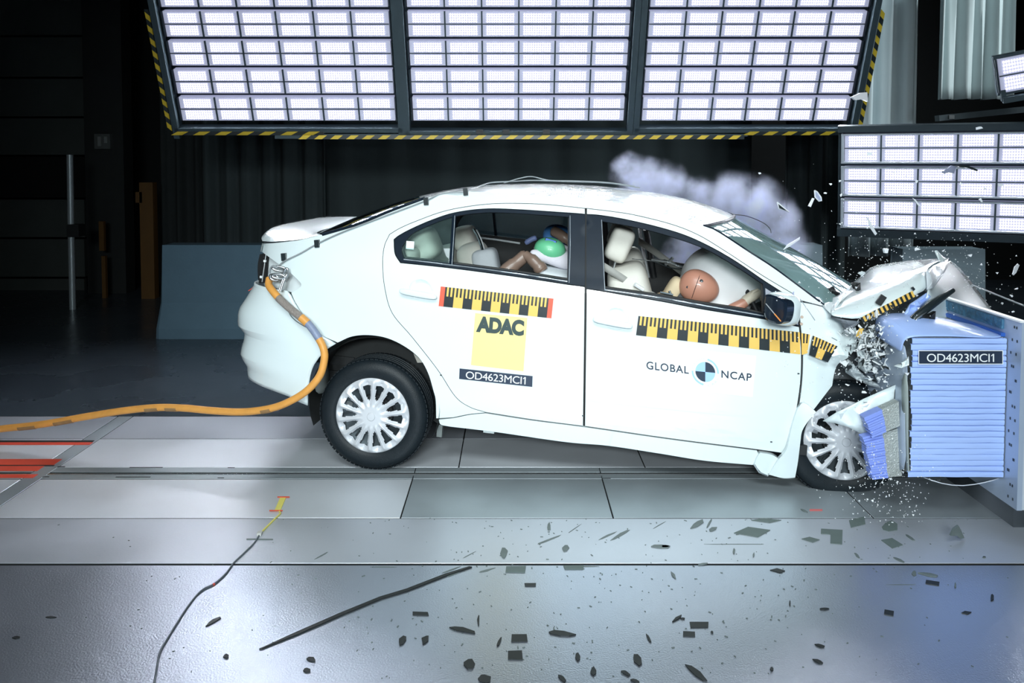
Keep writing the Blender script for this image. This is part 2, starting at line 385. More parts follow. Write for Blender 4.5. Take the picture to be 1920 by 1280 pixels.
mk('beam', *boxg((A + B) / 2 - ro, (L, 0.08, 0.06), MX), dark_steel, rl); mk('clip', *boxg(A + dd * 0.09 - ro + np.array([0, -0.045, 0]), (0.05, 0.02, 0.035)), steel, rl)

# ------------------------------------------------------------------ concrete blocks behind the car
def jersey(px0, px1, Y, label, cm=concrete):
    H = 0.9; prof = [(0.0, 0.0), (0.0, 0.10), (0.05, 0.24), (0.085, 0.34), (0.115, H), (0.345, H), (0.375, 0.34), (0.41, 0.24), (0.46, 0.10), (0.46, 0)]
    x0, x1 = (px0 - 960) * Y / FP, (px1 - 960) * Y / FP; n = len(prof)
    xs = [x0, x0 + 0.035, x1 - 0.035, x1]; V = []
    for x, kx in zip(xs, (0.02, 0, 0, 0.02)):
        for (d, z) in prof: V.append((x + (0.045 * z / H if x == x0 else (-0.045 * z / H if x == x1 else 0)), Y + d + (kx if d < 0.23 else -kx), z))
    F = [(i * n + k, (i + 1) * n + k, (i + 1) * n + k + 1, i * n + k + 1) for i in range(3) for k in range(n - 1)]
    F += [(i * n, i * n + n - 1, (i + 1) * n + n - 1, (i + 1) * n) for i in range(3)] + [tuple(range(n)), tuple(range(3 * n, 4 * n))[::-1]]
    o = fixn(mk('concrete_barrier', V, F, cm, None)); recenter(o)
    return tag(o, label, 'barrier', 'concrete blocks behind the car')
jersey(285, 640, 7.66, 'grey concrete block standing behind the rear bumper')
con_lit = mat('concrete_lit', (0.20, 0.26, 0.30), 0.85, 0, 0, var=0.10, scale=5, bump=0.2, bscale=40)  # same concrete, stronger light on these two blocks put into the colour
jersey(1478, 1560, 7.66, 'grey concrete block behind the smashed windscreen base', con_lit)
jersey(1700, 1872, 7.3, 'grey concrete block behind the raised bonnet', con_lit)

# ================================================================== lamp banks
def led_material(name, nx, ny, base, dot):
    m = bpy.data.materials.new(name); m.use_nodes = True; nt = m.node_tree; nt.nodes.clear(); N = nt.nodes.new; L = nt.links.new
    out = N('ShaderNodeOutputMaterial'); em = N('ShaderNodeEmission'); uv = N('ShaderNodeUVMap')
    mp = N('ShaderNodeVectorMath'); mp.operation = 'MULTIPLY'; mp.inputs[1].default_value = (nx, ny, 0); L(uv.outputs[0], mp.inputs[0])
    fr = N('ShaderNodeVectorMath'); fr.operation = 'FRACTION'; L(mp.outputs[0], fr.inputs[0])
    sb = N('ShaderNodeVectorMath'); sb.operation = 'DISTANCE'; L(fr.outputs[0], sb.inputs[0]); sb.inputs[1].default_value = (0.5, 0.5, 0)
    mr = N('ShaderNodeMapRange'); mr.interpolation_type = 'SMOOTHSTEP'; mr.inputs[1].default_value = 0.06; mr.inputs[2].default_value = 0.34; mr.inputs[3].default_value = 1; mr.inputs[4].default_value = 0
    L(sb.outputs['Value'], mr.inputs[0])
    mx = N('ShaderNodeMix'); mx.data_type = 'RGBA'; L(mr.outputs[0], mx.inputs[0]); mx.inputs[6].default_value = tuple(base) + (1,); mx.inputs[7].default_value = tuple(dot) + (1,)
    L(mx.outputs[2], em.inputs[0]); em.inputs[1].default_value = 1.0; L(em.outputs[0], out.inputs[0]); MATS[name] = m
    return m
led = led_material('led_emitter', 12, 4, (0.48, 0.50, 0.70), (80.0, 82.5, 88.0))
cover = mat('lamp_cover', (0.55, 0.56, 0.66), 0.4, emit=(0.62, 0.64, 0.92), estr=0.22, var=0.05)
lframe = mat('lamp_frame_black', (0.022, 0.035, 0.045), 0.45, 0.5, var=0.2, scale=9)
lframe2 = mat('lamp_frame_grey', (0.045, 0.07, 0.085), 0.5, 0.3, var=0.15, scale=9)
haz_y = mat('hazard_yellow', (0.62, 0.44, 0.03), 0.5, var=0.1, emit=(0.6, 0.42, 0.03), estr=0.0)
def led_mesh(wd, ht):
    me = bpy.data.meshes.new('led_panel'); k = 0.012
    V = [(-wd / 2, 0, -ht / 2), (wd / 2, 0, -ht / 2), (wd / 2, 0, ht / 2), (-wd / 2, 0, ht / 2)]; V += [(x, k, z) for x, _, z in V]
    F = [(0, 1, 2, 3), (0, 4, 5, 1), (1, 5, 6, 2), (2, 6, 7, 3), (3, 7, 4, 0)]
    me.from_pydata(V, [], F); uvl = me.uv_layers.new(name='UVMap')
    for p in me.polygons:
        for li in p.loop_indices:
            v = me.vertices[me.loops[li].vertex_index].co; uvl.data[li].uv = (v.x / wd + 0.5, v.z / ht + 0.5)
    me.materials.append(led); me.update(); return me
def bar_mesh(wd, ht, ncol, bevel=0.02):
    b = MB(); b.box((0, 0.04, 0), (wd, 0.06, ht)); b.box((0, 0.004, 0), (wd, 0.01, 0.007), mi=1)
    for c in range(1, ncol): b.box((-wd / 2 + wd * c / ncol, 0.004, 0), (0.012, 0.016, ht), mi=1)
    for s in (-1, 1): b.box((s * (wd / 2 + 0.012), 0.02, 0), (0.010, 0.05, ht), mi=2)
    o = b.build('lamp_bar', cover, None, slots=[cover, lframe2, lframe]); me = o.data; bpy.data.objects.remove(o); return me
def led_bar(parent, p, wd, ht, ncol, me_bar, me_led):
    o = bpy.data.objects.new('lamp_bar', me_bar); COL.objects.link(o); o.parent = parent; o.location = p
    for c in range(ncol):
        for r in range(2):
            q = bpy.data.objects.new('led_panel', me_led); COL.objects.link(q); q.parent = o
            q.location = (-wd / 2 + wd * (c + 0.5) / ncol, 0.002, ht * (0.245 if r else -0.245))
    return o
def hazard(parent, p0, p1, wd, n, name='hazard_tape', depth=0.01):
    p0, p1 = np.array(p0, float), np.array(p1, float); d = p1 - p0; L = np.linalg.norm(d); d /= L
    side = np.array([-d[2], 0, d[0]]); b = MB(); st = L / n
    for i in range(n):
        for h, mi in ((0, 0), (1, 1)):
            a0 = i * st + h * st / 2; a1 = a0 + st / 2; sk = st * 0.32
            q = [p0 + d * a0, p0 + d * a1, p0 + d * min(L, a1 + sk) + side * wd, p0 + d * min(L, a0 + sk) + side * wd]
            V = q + [x + np.array([0, depth, 0]) for x in q]
            b.add((V, [(0, 1, 2, 3), (7, 6, 5, 4), (0, 4, 5, 1), (1, 5, 6, 2), (2, 6, 7, 3), (3, 7, 4, 0)]), mi)
    return fixn(b.build(name, ink, parent, slots=[haz_y, ink]))
BT = math.radians(23); BY = 7.0; BO = P(960, 232, BY)
def bank_v(py):                                 # height along the tilted bank at which a photograph row meets it
    d = ray(960, py); n = np.array([0, math.cos(BT), math.sin(BT)]); t = np.dot(BO - EYE, n) / np.dot(d, n)
    return np.dot(EYE + d * t - BO, np.array([0, -math.sin(BT), math.cos(BT)]))
r0, r3 = bank_v(227), bank_v(17); v_of = bank_v
pitch = (bank_v(181) - r0) and (bank_v(14) - r0) / 4.0
sX = BY / FP
banks = [(345, 742, 'left lamp bank above the boot lid, hazard tape down its outer side', -1),
         (776, 1168, 'middle lamp bank hanging above the car roof', 0), (1203, 1585, 'lamp bank above the bonnet with hazard tape down its right side', 1)]
NR = 5
for bi, (a, b, lab, side) in enumerate(banks):
    k = 1.0 / (1.0 - 0.0); xa, xb = (a - 960) * sX, (b - 960) * sX; wd = xb - xa
    bk = empty('lamp_bank', ((xa + xb) / 2, BO[1], BO[2]), (BT, 0, 0)); tag(bk, lab, 'lamp bank', 'lamp banks over the car')
    ht = pitch * 0.86; mbar = bar_mesh(wd, ht, 6); mled = led_mesh(wd / 6 * 0.76, ht * 0.375)
    for r in range(NR): led_bar(bk, (0, 0, r0 + pitch * (r + 0.44)), wd, ht, 6, mbar, mled)
    top = r0 + pitch * NR + 0.05; f = MB()
    for s in (-1, 1): mk('side_post', *boxg((s * (wd / 2 + 0.055), 0.0, top / 2 - 0.06), (0.05, 0.10, top + 0.12)), lframe2, bk)
    mk('cross_rail', *boxg((0, 0.0, -0.045 if bi != 1 else -0.075), (wd + 0.13, 0.10, 0.04)), lframe2, bk); mk('cross_rail', *boxg((0, 0, top), (wd + 0.13, 0.10, 0.05)), lframe2, bk)
    f = MB(); f.box((0, 0.10, top / 2), (wd + 0.1, 0.02, top)); f.build('back_panel', lframe, bk)
    if side:
        hazard(bk, (side * (wd / 2 + 0.10), -0.02, -0.06 if side < 0 else 1.0), (side * (wd / 2 + 0.10), -0.02, 1.0 if side < 0 else -0.06), 0.035, 10)
        if side < 0: hazard(bk, (-wd / 2 - 0.10, -0.055, -0.085), (wd / 2 - 0.62, -0.055, -0.085), 0.032, 7)
        else: hazard(bk, (wd / 2 - 0.9, -0.055, -0.085), (wd / 2 + 0.09, -0.055, -0.085), 0.032, 6)
gr = empty('gantry_rail', (0.0, BO[1], BO[2] - 0.115)); tag(gr, 'long low rail with hazard tape under the middle lamp bank', 'rail')
hazard(gr, (-1.86, -0.03, -0.02), (2.02, -0.03, -0.02), 0.034, 28)
mk('beam', *boxg((0.08, 0.02, 0.015), (3.95, 0.06, 0.02)), lframe2, gr); mk('end_bracket', *boxg((-1.96, 0.02, 0.0), (0.22, 0.05, 0.03)), lframe2, gr)
for q in (-0.28, -0.05, 0.3): mk('clamp', *boxg((q, 0.0, 0.045), (0.06, 0.05, 0.04)), dark, gr)
# bank at the right, turned towards the crash
TL = P(1579, 250, 6.35); rb = empty('lamp_bank', TL, (math.radians(9), 0, math.radians(-25))); tag(rb, 'low bank of three long lamp rows right of the windscreen smoke', 'lamp bank')
n_c = 8; cw = 0.262; bw = n_c * cw; bh = 0.222; mbar = bar_mesh(bw, bh, n_c); mled = led_mesh(cw * 0.78, bh * 0.38)
for r in range(3):
    led_bar(rb, (bw / 2 + 0.02, 0, -0.12 - r * 0.262), bw, bh, n_c, mbar, mled)
    f = MB()
    for z, h in ((0.5, 0.012), (-0.5, 0.012)): f.box((bw / 2 + 0.02, -0.005, -0.12 - r * 0.262 + z * bh), (bw + 0.05, 0.05, h))
    f.box((0.006, -0.005, -0.12 - r * 0.262), (0.02, 0.05, bh)); f.build('lamp_rim', mat('lamp_rim_grey', (0.42, 0.46, 0.52), 0.4, 0.4, var=0.1), rb)
f = MB(); f.box((bw / 2, 0.09, -0.385), (bw + 0.06, 0.04, 0.86)); f.box((bw / 2, 0.02, 0.035), (bw + 0.06, 0.10, 0.05)); f.box((bw / 2, 0.02, -0.80), (bw + 0.06, 0.12, 0.06)); f.build('back_frame', lframe, rb)
TL = P(1867, 110, 5.6); sb_ = empty('lamp_bank', TL, (math.radians(14), math.radians(-10), math.radians(-22))); tag(sb_, 'small tilted lamp cut by the upper right picture edge', 'lamp')
mbar = bar_mesh(0.5, 0.24, 2); mled = led_mesh(0.2, 0.095)
led_bar(sb_, (0.26, 0, -0.13), 0.5, 0.24, 2, mbar, mled)
f = MB(); f.box((0.26, 0.06, -0.13), (0.54, 0.06, 0.28)); f.box((0.26, 0.0, -0.30), (0.5, 0.05, 0.04)); f.box((0.02, 0.02, -0.27), (0.03, 0.05, 0.08)); f.build('bracket', lframe2, sb_)

# ================================================================== deformable crash barrier
YB = 3.70
bar = empty('crash_barrier', tuple(P(1800, 895, YB)[:2]) + (0,)); tag(bar, 'blue ribbed crash barrier block on a perforated steel plate', 'barrier')
bo = np.array(bar.location)
A, B = P(1704, 895, YB), P(1888, 634, YB)
bx0, bx1, bz0, bz1 = A[0], B[0], A[2], B[2]; by1 = YB + 1.0
plate_m = mat('barrier_plate', (0.46, 0.55, 0.70), 0.4, 0.3, var=0.1, scale=6)
mk('core', *boxg((np.array([(bx0 + bx1) / 2 + 0.01, (YB + by1) / 2 + 0.02, (bz0 + bz1) / 2]) - bo), (bx1 - bx0 - 0.02, by1 - YB - 0.02, bz1 - bz0)), mesh_grey, bar)
r = np.random.default_rng(3); nS = 24; hs = (bz1 - bz0) / nS
for i in range(nS):
    z0 = bz0 + i * hs; x0 = bx0 + r.uniform(-0.006, 0.010); ys_ = [r.uniform(-0.0025, 0.001) for _ in range(7)]
    V = []; F = []
    nx = 7; gap = r.uniform(0.0008, 0.0030) * (1 if r.random() < 0.8 else 2)
    for j in range(nx):
        x = x0 + (bx1 - x0) * j / (nx - 1); k = r.uniform(-0.0009, 0.0009); yy = YB + ys_[j]; tl = r.uniform(0.000, 0.0025)
        V += [(x, yy + 0.012, z0 + k), (x, yy + tl, z0 + gap + k), (x, yy, z0 + hs * 0.55 + k), (x, yy + 0.001, z0 + hs - gap + k), (x, yy + 0.014, z0 + hs + k)]
    for j in range(nx - 1):
        for q in range(4): a = j * 5 + q; F.append((a, a + 5, a + 6, a + 1))
    o = mk('cladding_strip', [np.array(v) - bo for v in V], F, blue, bar)
# steel plate behind the block
pz0, pz1 = P(1913, 957, YB - 0.1)[2], P(1900, 597, YB)[2]
px_ = bx1 + 0.004
mk('backing_plate', *boxg(np.array([px_ + 0.012, (YB - 0.10 + by1 + 0.1) / 2, (pz0 + pz1) / 2]) - bo, (0.024, by1 + 0.2 - YB, pz1 - pz0)), plate_m, bar)
mk('edge_flange', *boxg(np.array([px_ + 0.10, YB - 0.10 + 0.02, (pz0 + pz1) / 2]) - bo, (0.16, 0.03, pz1 - pz0)), mat('flange_pale', (0.62, 0.68, 0.76), 0.4, 0.2, var=0.06), bar)
mk('base_frame', *boxg(np.array([px_ + 0.45, (YB + by1) / 2, 0.2]) - bo, (0.8, by1 - YB, 0.4)), dark_steel, bar)
hb = MB()
for i in range(14):
    z = pz0 + 0.04 + i * (pz1 - pz0 - 0.07) / 13
    for yy in (YB - 0.035 - 0.03 * (i % 2), YB - 0.07 + 0.022 * (i % 3)):
        hb.box(np.array([px_ - 0.0008, yy, z]) - bo, (0.002, 0.007, 0.012))
o = hb.build('bolt_hole', ink, bar); o['kind'] = 'stuff'
# exposed honeycomb band on the plate above the block, with its blue edge
mk('exposed_honeycomb', *boxg(np.array([px_ - 0.006, YB + 0.36, (bz1 + pz1) / 2 + 0.015]) - bo, (0.012, 0.66, pz1 - bz1 - 0.045)), mat('torn_honeycomb', (0.05, 0.16, 0.27), 0.4, 0.3, var=0.9, scale=40, bump=0.8, bscale=70), bar)
mk('blue_edge', *boxg(np.array([px_ - 0.010, YB + 0.36, bz1 + 0.012]) - bo, (0.02, 0.68, 0.018)), mat('edge_blue', (0.03, 0.12, 0.48), 0.4, var=0.15), bar)
mk('white_edge', *boxg(np.array([px_ + 0.008, YB + 0.45, pz1 + 0.004]) - bo, (0.03, 1.1, 0.008)), white_ink, bar)
# buckled cladding sheet on top of the block and down its front
def sheet(name, grid, m, parent, off, th=0.004, sub=1, rough_amp=0.0, seed=0, smooth=True):
    g = np.array(grid, float); nu, nv = g.shape[:2]; V = (g.reshape(-1, 3) - off)
    if rough_amp: V = V + np.random.default_rng(seed).normal(0, rough_amp, V.shape)
    F = [(i * nv + j, (i + 1) * nv + j, (i + 1) * nv + j + 1, i * nv + j + 1) for i in range(nu - 1) for j in range(nv - 1)]
    o = mk(name, V, F, m, parent, smooth, 50)
    if sub: s = o.modifiers.new('Subsurf', 'SUBSURF'); s.levels = sub; s.render_levels = sub
    if th: s = o.modifiers.new('Solidify', 'SOLIDIFY'); s.thickness = th
    return o
rows = []
for j, Y in enumerate((YB - 0.004, YB + 0.05, YB + 0.10, YB + 0.16, YB + 0.22, YB + 0.28)):
    up = (0.0, 0.025, 0.045, 0.055, 0.06, 0.05)[j]; ln = (0, 0.03, 0.06, 0.08, 0.05, 0.02)[j]
    rows.append([(bx0 - 0.030 - ln * 0.2, Y + 0.03, bz1 - 0.075 + up * 0.5), (bx0 - 0.034 - ln * 0.3, Y + 0.02, bz1 - 0.03 + up), (bx0 - 0.02 - ln * 0.3, Y + 0.01, bz1 + 0.005 + up), (bx0 + 0.08, Y, bz1 + 0.012 + up * 1.1), (bx0 + 0.2, Y, bz1 + 0.008 + up * 0.9), (bx0 + 0.33, Y, bz1 + 0.006 + up * 0.45), (bx1 - 0.01, Y, bz1 + 0.004 + up * 0.1)])
sheet('top_cladding', rows, blue, bar, bo, 0.003, 2, 0.003, 5)
tg = mat('torn_sheet', (0.42, 0.50, 0.62), 0.3, 0.2, var=0.15, scale=7)
fr_rows = [[(bx0 - 0.008 + 0.01 * math.sin(i * 2.1 + j), YB + 0.02 + 0.09 * j, bz0 + (bz1 - bz0) * (0.02 + 0.185 * i)) for i in range(6)] for j in range(6)]
sheet('front_cladding', fr_rows, tg, bar, bo, 0.003, 1, 0.006, 6)
# crushed bumper elements of the barrier, ribbed blue faces and grey honeycomb cores
def crush_block(name, q, Y, depth, m_face, mf_core, split, nrib):
    # q: photograph corners (tl, tr, br, bl) of its near face; the left share is blue, the right share the grey core
    c = [P(*p, Y) for p in q]; b = MB()
    def bil(u, v): return (c[0] * (1 - u) + c[1] * u) * (1 - v) + (c[3] * (1 - u) + c[2] * u) * v
    for i in range(nrib):
        v0, v1 = i / nrib, (i + 0.86) / nrib; dy = random.uniform(-0.006, 0.004); ex = random.uniform(-0.03, 0.02)
        quad = [bil(ex, v0), bil(split, v0), bil(split, v1), bil(ex, v1)]
        V = [p + np.array([0, dy, 0]) - bo for p in quad] + [p + np.array([0, depth, 0]) - bo for p in quad]
        b.add((V, [(3, 2, 1, 0), (4, 5, 6, 7), (0, 1, 5, 4), (1, 2, 6, 5), (2, 3, 7, 6), (3, 0, 4, 7)]))
    o = fixn(b.build(name, m_face, bar)); o['kind'] = 'stuff' if False else 'thing'; del o['kind']
    b = MB(); quad = [bil(split - 0.02, 0.01), bil(1, 0), bil(1, 1), bil(split - 0.02, 0.99)]
    V = [p + np.array([0, 0.004, 0]) - bo for p in quad] + [p + np.array([0, depth, 0]) - bo for p in quad]
    b.add((V, [(3, 2, 1, 0), (4, 5, 6, 7), (0, 1, 5, 4), (1, 2, 6, 5), (2, 3, 7, 6), (3, 0, 4, 7)]))
    return fixn(b.build('honeycomb_core', mf_core, bar))
blue2 = mat('bumper_blue', (0.24, 0.33, 0.80), 0.4, 0, 0.15, var=0.12, scale=12)
crush_block('bumper_element', [(1621, 782), (1686, 753), (1688, 799), (1636, 821)], YB + 0.06, 0.05, blue2, mesh_grey, 0.50, 10)
crush_block('bumper_element', [(1620, 820), (1688, 803), (1692, 893), (1636, 899)], YB + 0.08, 0.05, blue2, mesh_grey, 0.52, 18)
sk = [[P(1690, 705, YB + 0.06), P(1692, 757, YB + 0.05), P(1694, 806, YB + 0.05), P(1699, 870, YB + 0.04), P(1704, 893, YB)],
      [P(1702, 690, YB), P(1704, 757, YB), P(1703, 806, YB), P(1704, 870, YB), P(1706, 893, YB)]]
sheet('corner_skin', sk, mat('skin_grey_green', (0.40, 0.46, 0.45), 0.5, 0.2, var=0.15), bar, bo, 0.003, 1)
sg = [[P(1728, 894, YB + d), P(1765, 908, YB + d + 0.01), P(1805, 913, YB + d + 0.02), P(1850, 905, YB + d + 0.01), P(1877, 896, YB + d)] for d in (0.01, 0.2)]
sg = [[p, *[]] for p in []] or sg
sheet('lower_skin', sg, mat('skin_white', (0.70, 0.74, 0.82), 0.4, 0.1, var=0.1), bar, bo, 0.004, 1)
# ================================================================== the car
car = empty('car', CO, (0, PIT, YAW)); tag(car, 'white saloon car with crushed front hitting the blue barrier', 'car')
WB = np.array([-0.16, -0.03, 0.10, 0.28, 0.45, 0.62, 0.76, 0.84, 0.92, 1.30, 1.5]); IB = np.array([0.075, 0.045, 0.018, 0.002, 0.0, 0.004, 0.014, 0.032, 0.066, 0.25, 0.36])
# smooth interpolation of the cross-section
_w = np.linspace(-0.2, 1.5, 400); _b = np.interp(_w, WB, IB); _k = np.hanning(41); _k /= _k.sum(); _b = np.convolve(np.pad(_b, 20, 'edge'), _k, 'valid')
def base_in(w): return np.interp(w, _w, _b)
RL, RB_ = 0.38, 0.21
_sil = [(580, 758, 0), (466, 706, 1), (458, 691, 1), (455, 680, 1), (458, 668, 1), (463, 652, 1), (465, 635, 1), (452, 617, 1), (453, 594, 1), (456, 584, 1), (470, 560, 1), (482, 537, 1), (486, 500, 1), (487, 465, 1), (489, 440, 1)]
_sw = sorted([(C(a, b, 0.17)[2], C(a, b, 0.17)[0]) for a, b, k in _sil if k])
SWw = np.array([q[0] for q in _sw]); SWx = np.array([q[1] for q in _sw])
def xs_of(w): return np.interp(w, SWw, SWx) + RL * 0.955
def F(x, w):
    t = np.clip((xs_of(w) - x) / RL, 0, 0.995)
    tf = np.clip((x - 1.9) / 0.9, 0, 1.5)
    return base_in(w) + RB_ * (1 - np.sqrt(1 - t * t)) + 0.05 * tf ** 2 + 0.012 * np.clip((x - 1.0) / 1.2, -1, 1) ** 2
def S(px, py, it=14):
    y = 0.03
    for _ in range(it):
        c = C(px, py, y); y = 0.5 * y + 0.5 * float(F(c[0], c[2]))
    return np.array([c[0], c[2]])
def S3(px, py, out=0.0):
    s = S(px, py); return np.array([s[0], float(F(s[0], s[1])) - out, s[1]])
def poly(segs, n=6, conv=True):                # corners between segments, smooth curves inside each
    pts = []
    for s in segs:
        q = cat(s, n) if len(s) > 2 else np.array(s, float)
        pts += [tuple(p) for p in q[:-1]]
    return [S(*p) for p in pts] if conv else pts
def inside(p, pg):
    p = np.atleast_2d(p); x, y = p[:, 0], p[:, 1]; r = np.zeros(len(p), bool); pg = np.array(pg); n = len(pg); j = n - 1
    for i in range(n):
        xi, yi = pg[i]; xj, yj = pg[j]
        c = ((yi > y) != (yj > y)) & (x < (xj - xi) * (y - yi) / (yj - yi + 1e-15) + xi); r ^= c; j = i
    return r
def offset(pg, d):                              # shrink a polygon by d
    pg = np.array(pg); n = len(pg); area = 0.5 * sum(pg[i][0] * pg[(i + 1) % n][1] - pg[(i + 1) % n][0] * pg[i][1] for i in range(n)); sg = 1 if area > 0 else -1
    out = []
    for i in range(n):
        a, b, c = pg[i - 1], pg[i], pg[(i + 1) % n]; e1 = b - a; e2 = c - b
        n1 = np.array([-e1[1], e1[0]]) * sg / (np.linalg.norm(e1) + 1e-12); n2 = np.array([-e2[1], e2[0]]) * sg / (np.linalg.norm(e2) + 1e-12)
        nn = n1 + n2; l = np.linalg.norm(nn); nn = nn / l if l > 1e-6 else n1
        out.append(b + nn * d / max(0.5, float(np.dot(nn, n1))))
    return np.array(out)
def dist_poly(p, pg):
    pg = np.array(pg); a = pg; b = np.roll(pg, -1, 0); d = np.full(len(p), 9.0)
    for u, v in zip(a, b):
        e = v - u; t = np.clip(((p - u) @ e) / (e @ e + 1e-15), 0, 1); d = np.minimum(d, np.linalg.norm(p - (u + t[:, None] * e), axis=1))
    return d
def panel(name, out, m, parent, holes=(), h=0.03, gap=0.0, inset=0.0, th=0.015, far=False, disp=None, rim=True, rim_m=None, ang=35):
    out = offset(out, gap) if gap else np.array(out); holes = [offset(q, -gap) if gap else np.array(q) for q in holes]
    lo, hi = out.min(0), out.max(0); gx, gy = np.meshgrid(np.arange(lo[0] + h / 2, hi[0], h), np.arange(lo[1] + h / 2, hi[1], h))
    gx[1::2] += h / 2; gp = np.stack([gx.ravel(), gy.ravel()], 1); ok = inside(gp, out) & (dist_poly(gp, out) > h * 0.45)
    for q in holes: ok &= ~inside(gp, q) & (dist_poly(gp, q) > h * 0.45)
    gp = gp[ok]; V2 = []; E = []
    for pg in [out] + list(holes):                # densify long edges
        dp = []
        for i in range(len(pg)):
            a, b = pg[i], pg[(i + 1) % len(pg)]; k = max(1, int(np.linalg.norm(b - a) / (h * 1.3)))
            dp += [a + (b - a) * t / k for t in range(k)]
        s = len(V2); V2 += dp; E += [(s + i, s + (i + 1) % len(dp)) for i in range(len(dp))]
    V2 += list(gp)
    vo, eo, fo, *_ = delaunay_2d_cdt([Vector((float(p[0]), float(p[1]))) for p in V2], E, [], 0, 1e-6)
    vo = np.array([(p.x, p.y) for p in vo]); fo = [tuple(f) for f in fo]
    cen = np.array([(vo[f[0]] + vo[f[1]] + vo[f[2]]) / 3 for f in fo]); k = inside(cen, out)
    for q in holes: k &= ~inside(cen, q)
    fo = [f for f, q in zip(fo, k) if q]
    y = F(vo[:, 0], vo[:, 1]) + inset
    if disp is not None: y = y + disp(vo[:, 0], vo[:, 1])
    V = np.stack([vo[:, 0], y, vo[:, 1]], 1)
    # orientation: the outer side looks towards -y
    fx = []
    for f in fo:
        a, b, c = vo[f[0]], vo[f[1]], vo[f[2]]; ar = (b[0] - a[0]) * (c[1] - a[1]) - (c[0] - a[0]) * (b[1] - a[1])
        fx.append(f if ar > 0 else f[::-1])
    fm = [0] * len(fx)
    if rim:
        from collections import Counter
        cnt = Counter(); 
        for f in fx:
            for i in range(3): cnt[(f[i], f[(i + 1) % 3])] += 1
        be = [e for e in cnt if (e[1], e[0]) not in cnt]; V = list(V); mp = {}
        for e in be:
            for q in e:
                if q not in mp:
                    mp[q] = (len(V), len(V) + 1); V.append(V[q].copy()); V.append(V[q] + np.array([0, th, 0]))
        for a, b in be: fx.append((mp[b][0], mp[a][0], mp[a][1], mp[b][1])); fm.append(1)
        V = np.array(V)
    if far: V[:, 1] = CW - V[:, 1]; fx = [f[::-1] for f in fx]
    return mk(name, V, fx, m, parent, True, ang, slots=[m, rim_m or m], fm=fm)
# --- traced outlines (photograph pixels)
door_r_top = [(1097.5, 390), (1040, 384), (990, 381), (930, 381), (880, 386), (830, 396), (780, 414), (750, 427), (730, 439)]
door_r_back = [(730, 439), (720, 462), (717, 495), (721, 540), (735, 587), (773, 633), (820, 693), (853, 743), (880, 763), (910, 773)]
door_r_bot = [(910, 773), (1000, 787), (1094, 799)]
door_r = poly([door_r_top, door_r_back, door_r_bot, [(1094, 799), (1097, 560), (1097.5, 390)]])
win_r_o = poly([[(739, 449), (741, 475), (751, 492)], [(751, 492), (845, 502), (967, 518), (1066, 533)], [(1066, 533), (1097, 537)], [(1097, 537), (1097.5, 402)], [(1097.5, 402), (1074, 400), (967, 393), (908, 392), (853, 399), (809, 413), (770, 430), (748, 442), (739, 449)]])
win_r_i = poly([[(754, 462), (753, 473), (757, 484)], [(757, 484), (845, 494), (967, 510), (1064, 525)], [(1064, 525), (1066, 407)], [(1066, 407), (967, 400), (908, 399), (853, 406), (809, 421), (772, 439), (754, 462)]])
door_f_top = [(1099.5, 390), (1150, 396), (1193, 403), (1260, 420), (1310, 440), (1360, 470), (1427, 514), (1487, 550)]
door_f = poly([door_f_top, [(1487, 550), (1496, 562), (1499, 612)], [(1499, 612), (1503, 660), (1501, 720), (1490, 790), (1476, 851)], [(1476, 851), (1420, 843), (1262, 823), (1096, 799)], [(1096, 799), (1099, 560), (1099.5, 390)]])
win_f_o = poly([[(1099.5, 402), (1126, 404), (1174, 412), (1238, 427), (1291, 444), (1345, 470), (1388, 496), (1430, 525), (1487, 562), (1497, 575)], [(1497, 575), (1498, 612)], [(1498, 612), (1430, 597), (1323, 580), (1238, 564), (1132, 546), (1099, 541)], [(1099, 541), (1099.5, 402)]])
win_f_i = poly([[(1128, 415), (1195, 427), (1259, 444), (1323, 467), (1387, 504), (1431, 533)], [(1431, 533), (1432, 589)], [(1432, 589), (1388, 580), (1323, 570), (1238, 555), (1133, 540)], [(1133, 540), (1128, 415)]])
rail_px = [(557, 451), (603, 440), (671, 421), (735, 395), (797, 372), (870, 359.5), (976, 364), (1101, 371), (1195, 387), (1257, 404), (1320, 424), (1345, 434), (1406, 474), (1451, 503), (1497, 537), (1530, 562)]
arch_px = [(818, 784), (817, 750), (813, 733), (803, 700), (787, 672), (760, 650), (727, 634), (693, 628), (660, 630.5), (633, 642)]
side = poly([[(491, 457), (520, 455), (557, 451)], rail_px, [(1530, 562), (1547, 574)], [(1547, 574), (1515, 566), (1498, 562)], [(1498, 562), (1487, 549)], door_f_top[::-1], [(1099.5, 390), (1097.5, 390)], door_r_top, door_r_back[:], [(910, 773), (880, 776), (850, 782)], [(850, 782), (818, 784)], arch_px, [(633, 642), (602, 627), (580, 606), (556, 570), (546, 549)], [(546, 549), (560, 541), (565, 534), (560, 526), (540, 508), (491, 472)], [(491, 472), (491, 457)]])
seam_m = mat('shut_line_dark', (0.03, 0.035, 0.04), 0.7, var=0.2)
for far in (False, True):
    panel('body_side_panel', side, paint, car, far=far, h=0.026, rim_m=seam_m)
sill = poly([[(822, 786), (850, 783), (880, 777), (910, 774)], [(910, 774), (1000, 788), (1095, 800), (1262, 824), (1420, 844)], [(1420, 844), (1424, 860), (1412, 872)], [(1412, 872), (1321, 864), (1233, 850), (1140, 836), (1060, 829), (927, 810), (843, 800)], [(843, 800), (826, 796), (822, 786)]])
for far in (False, True): panel('rocker_panel', sill, paint, car, gap=0.002, far=far, th=0.06)
rd = panel('rear_door', door_r, paint, car, holes=[win_r_o], gap=0.0032, rim_m=seam_m)
fd = panel('front_door', door_f, paint, car, holes=[win_f_o], gap=0.0032, rim_m=seam_m)
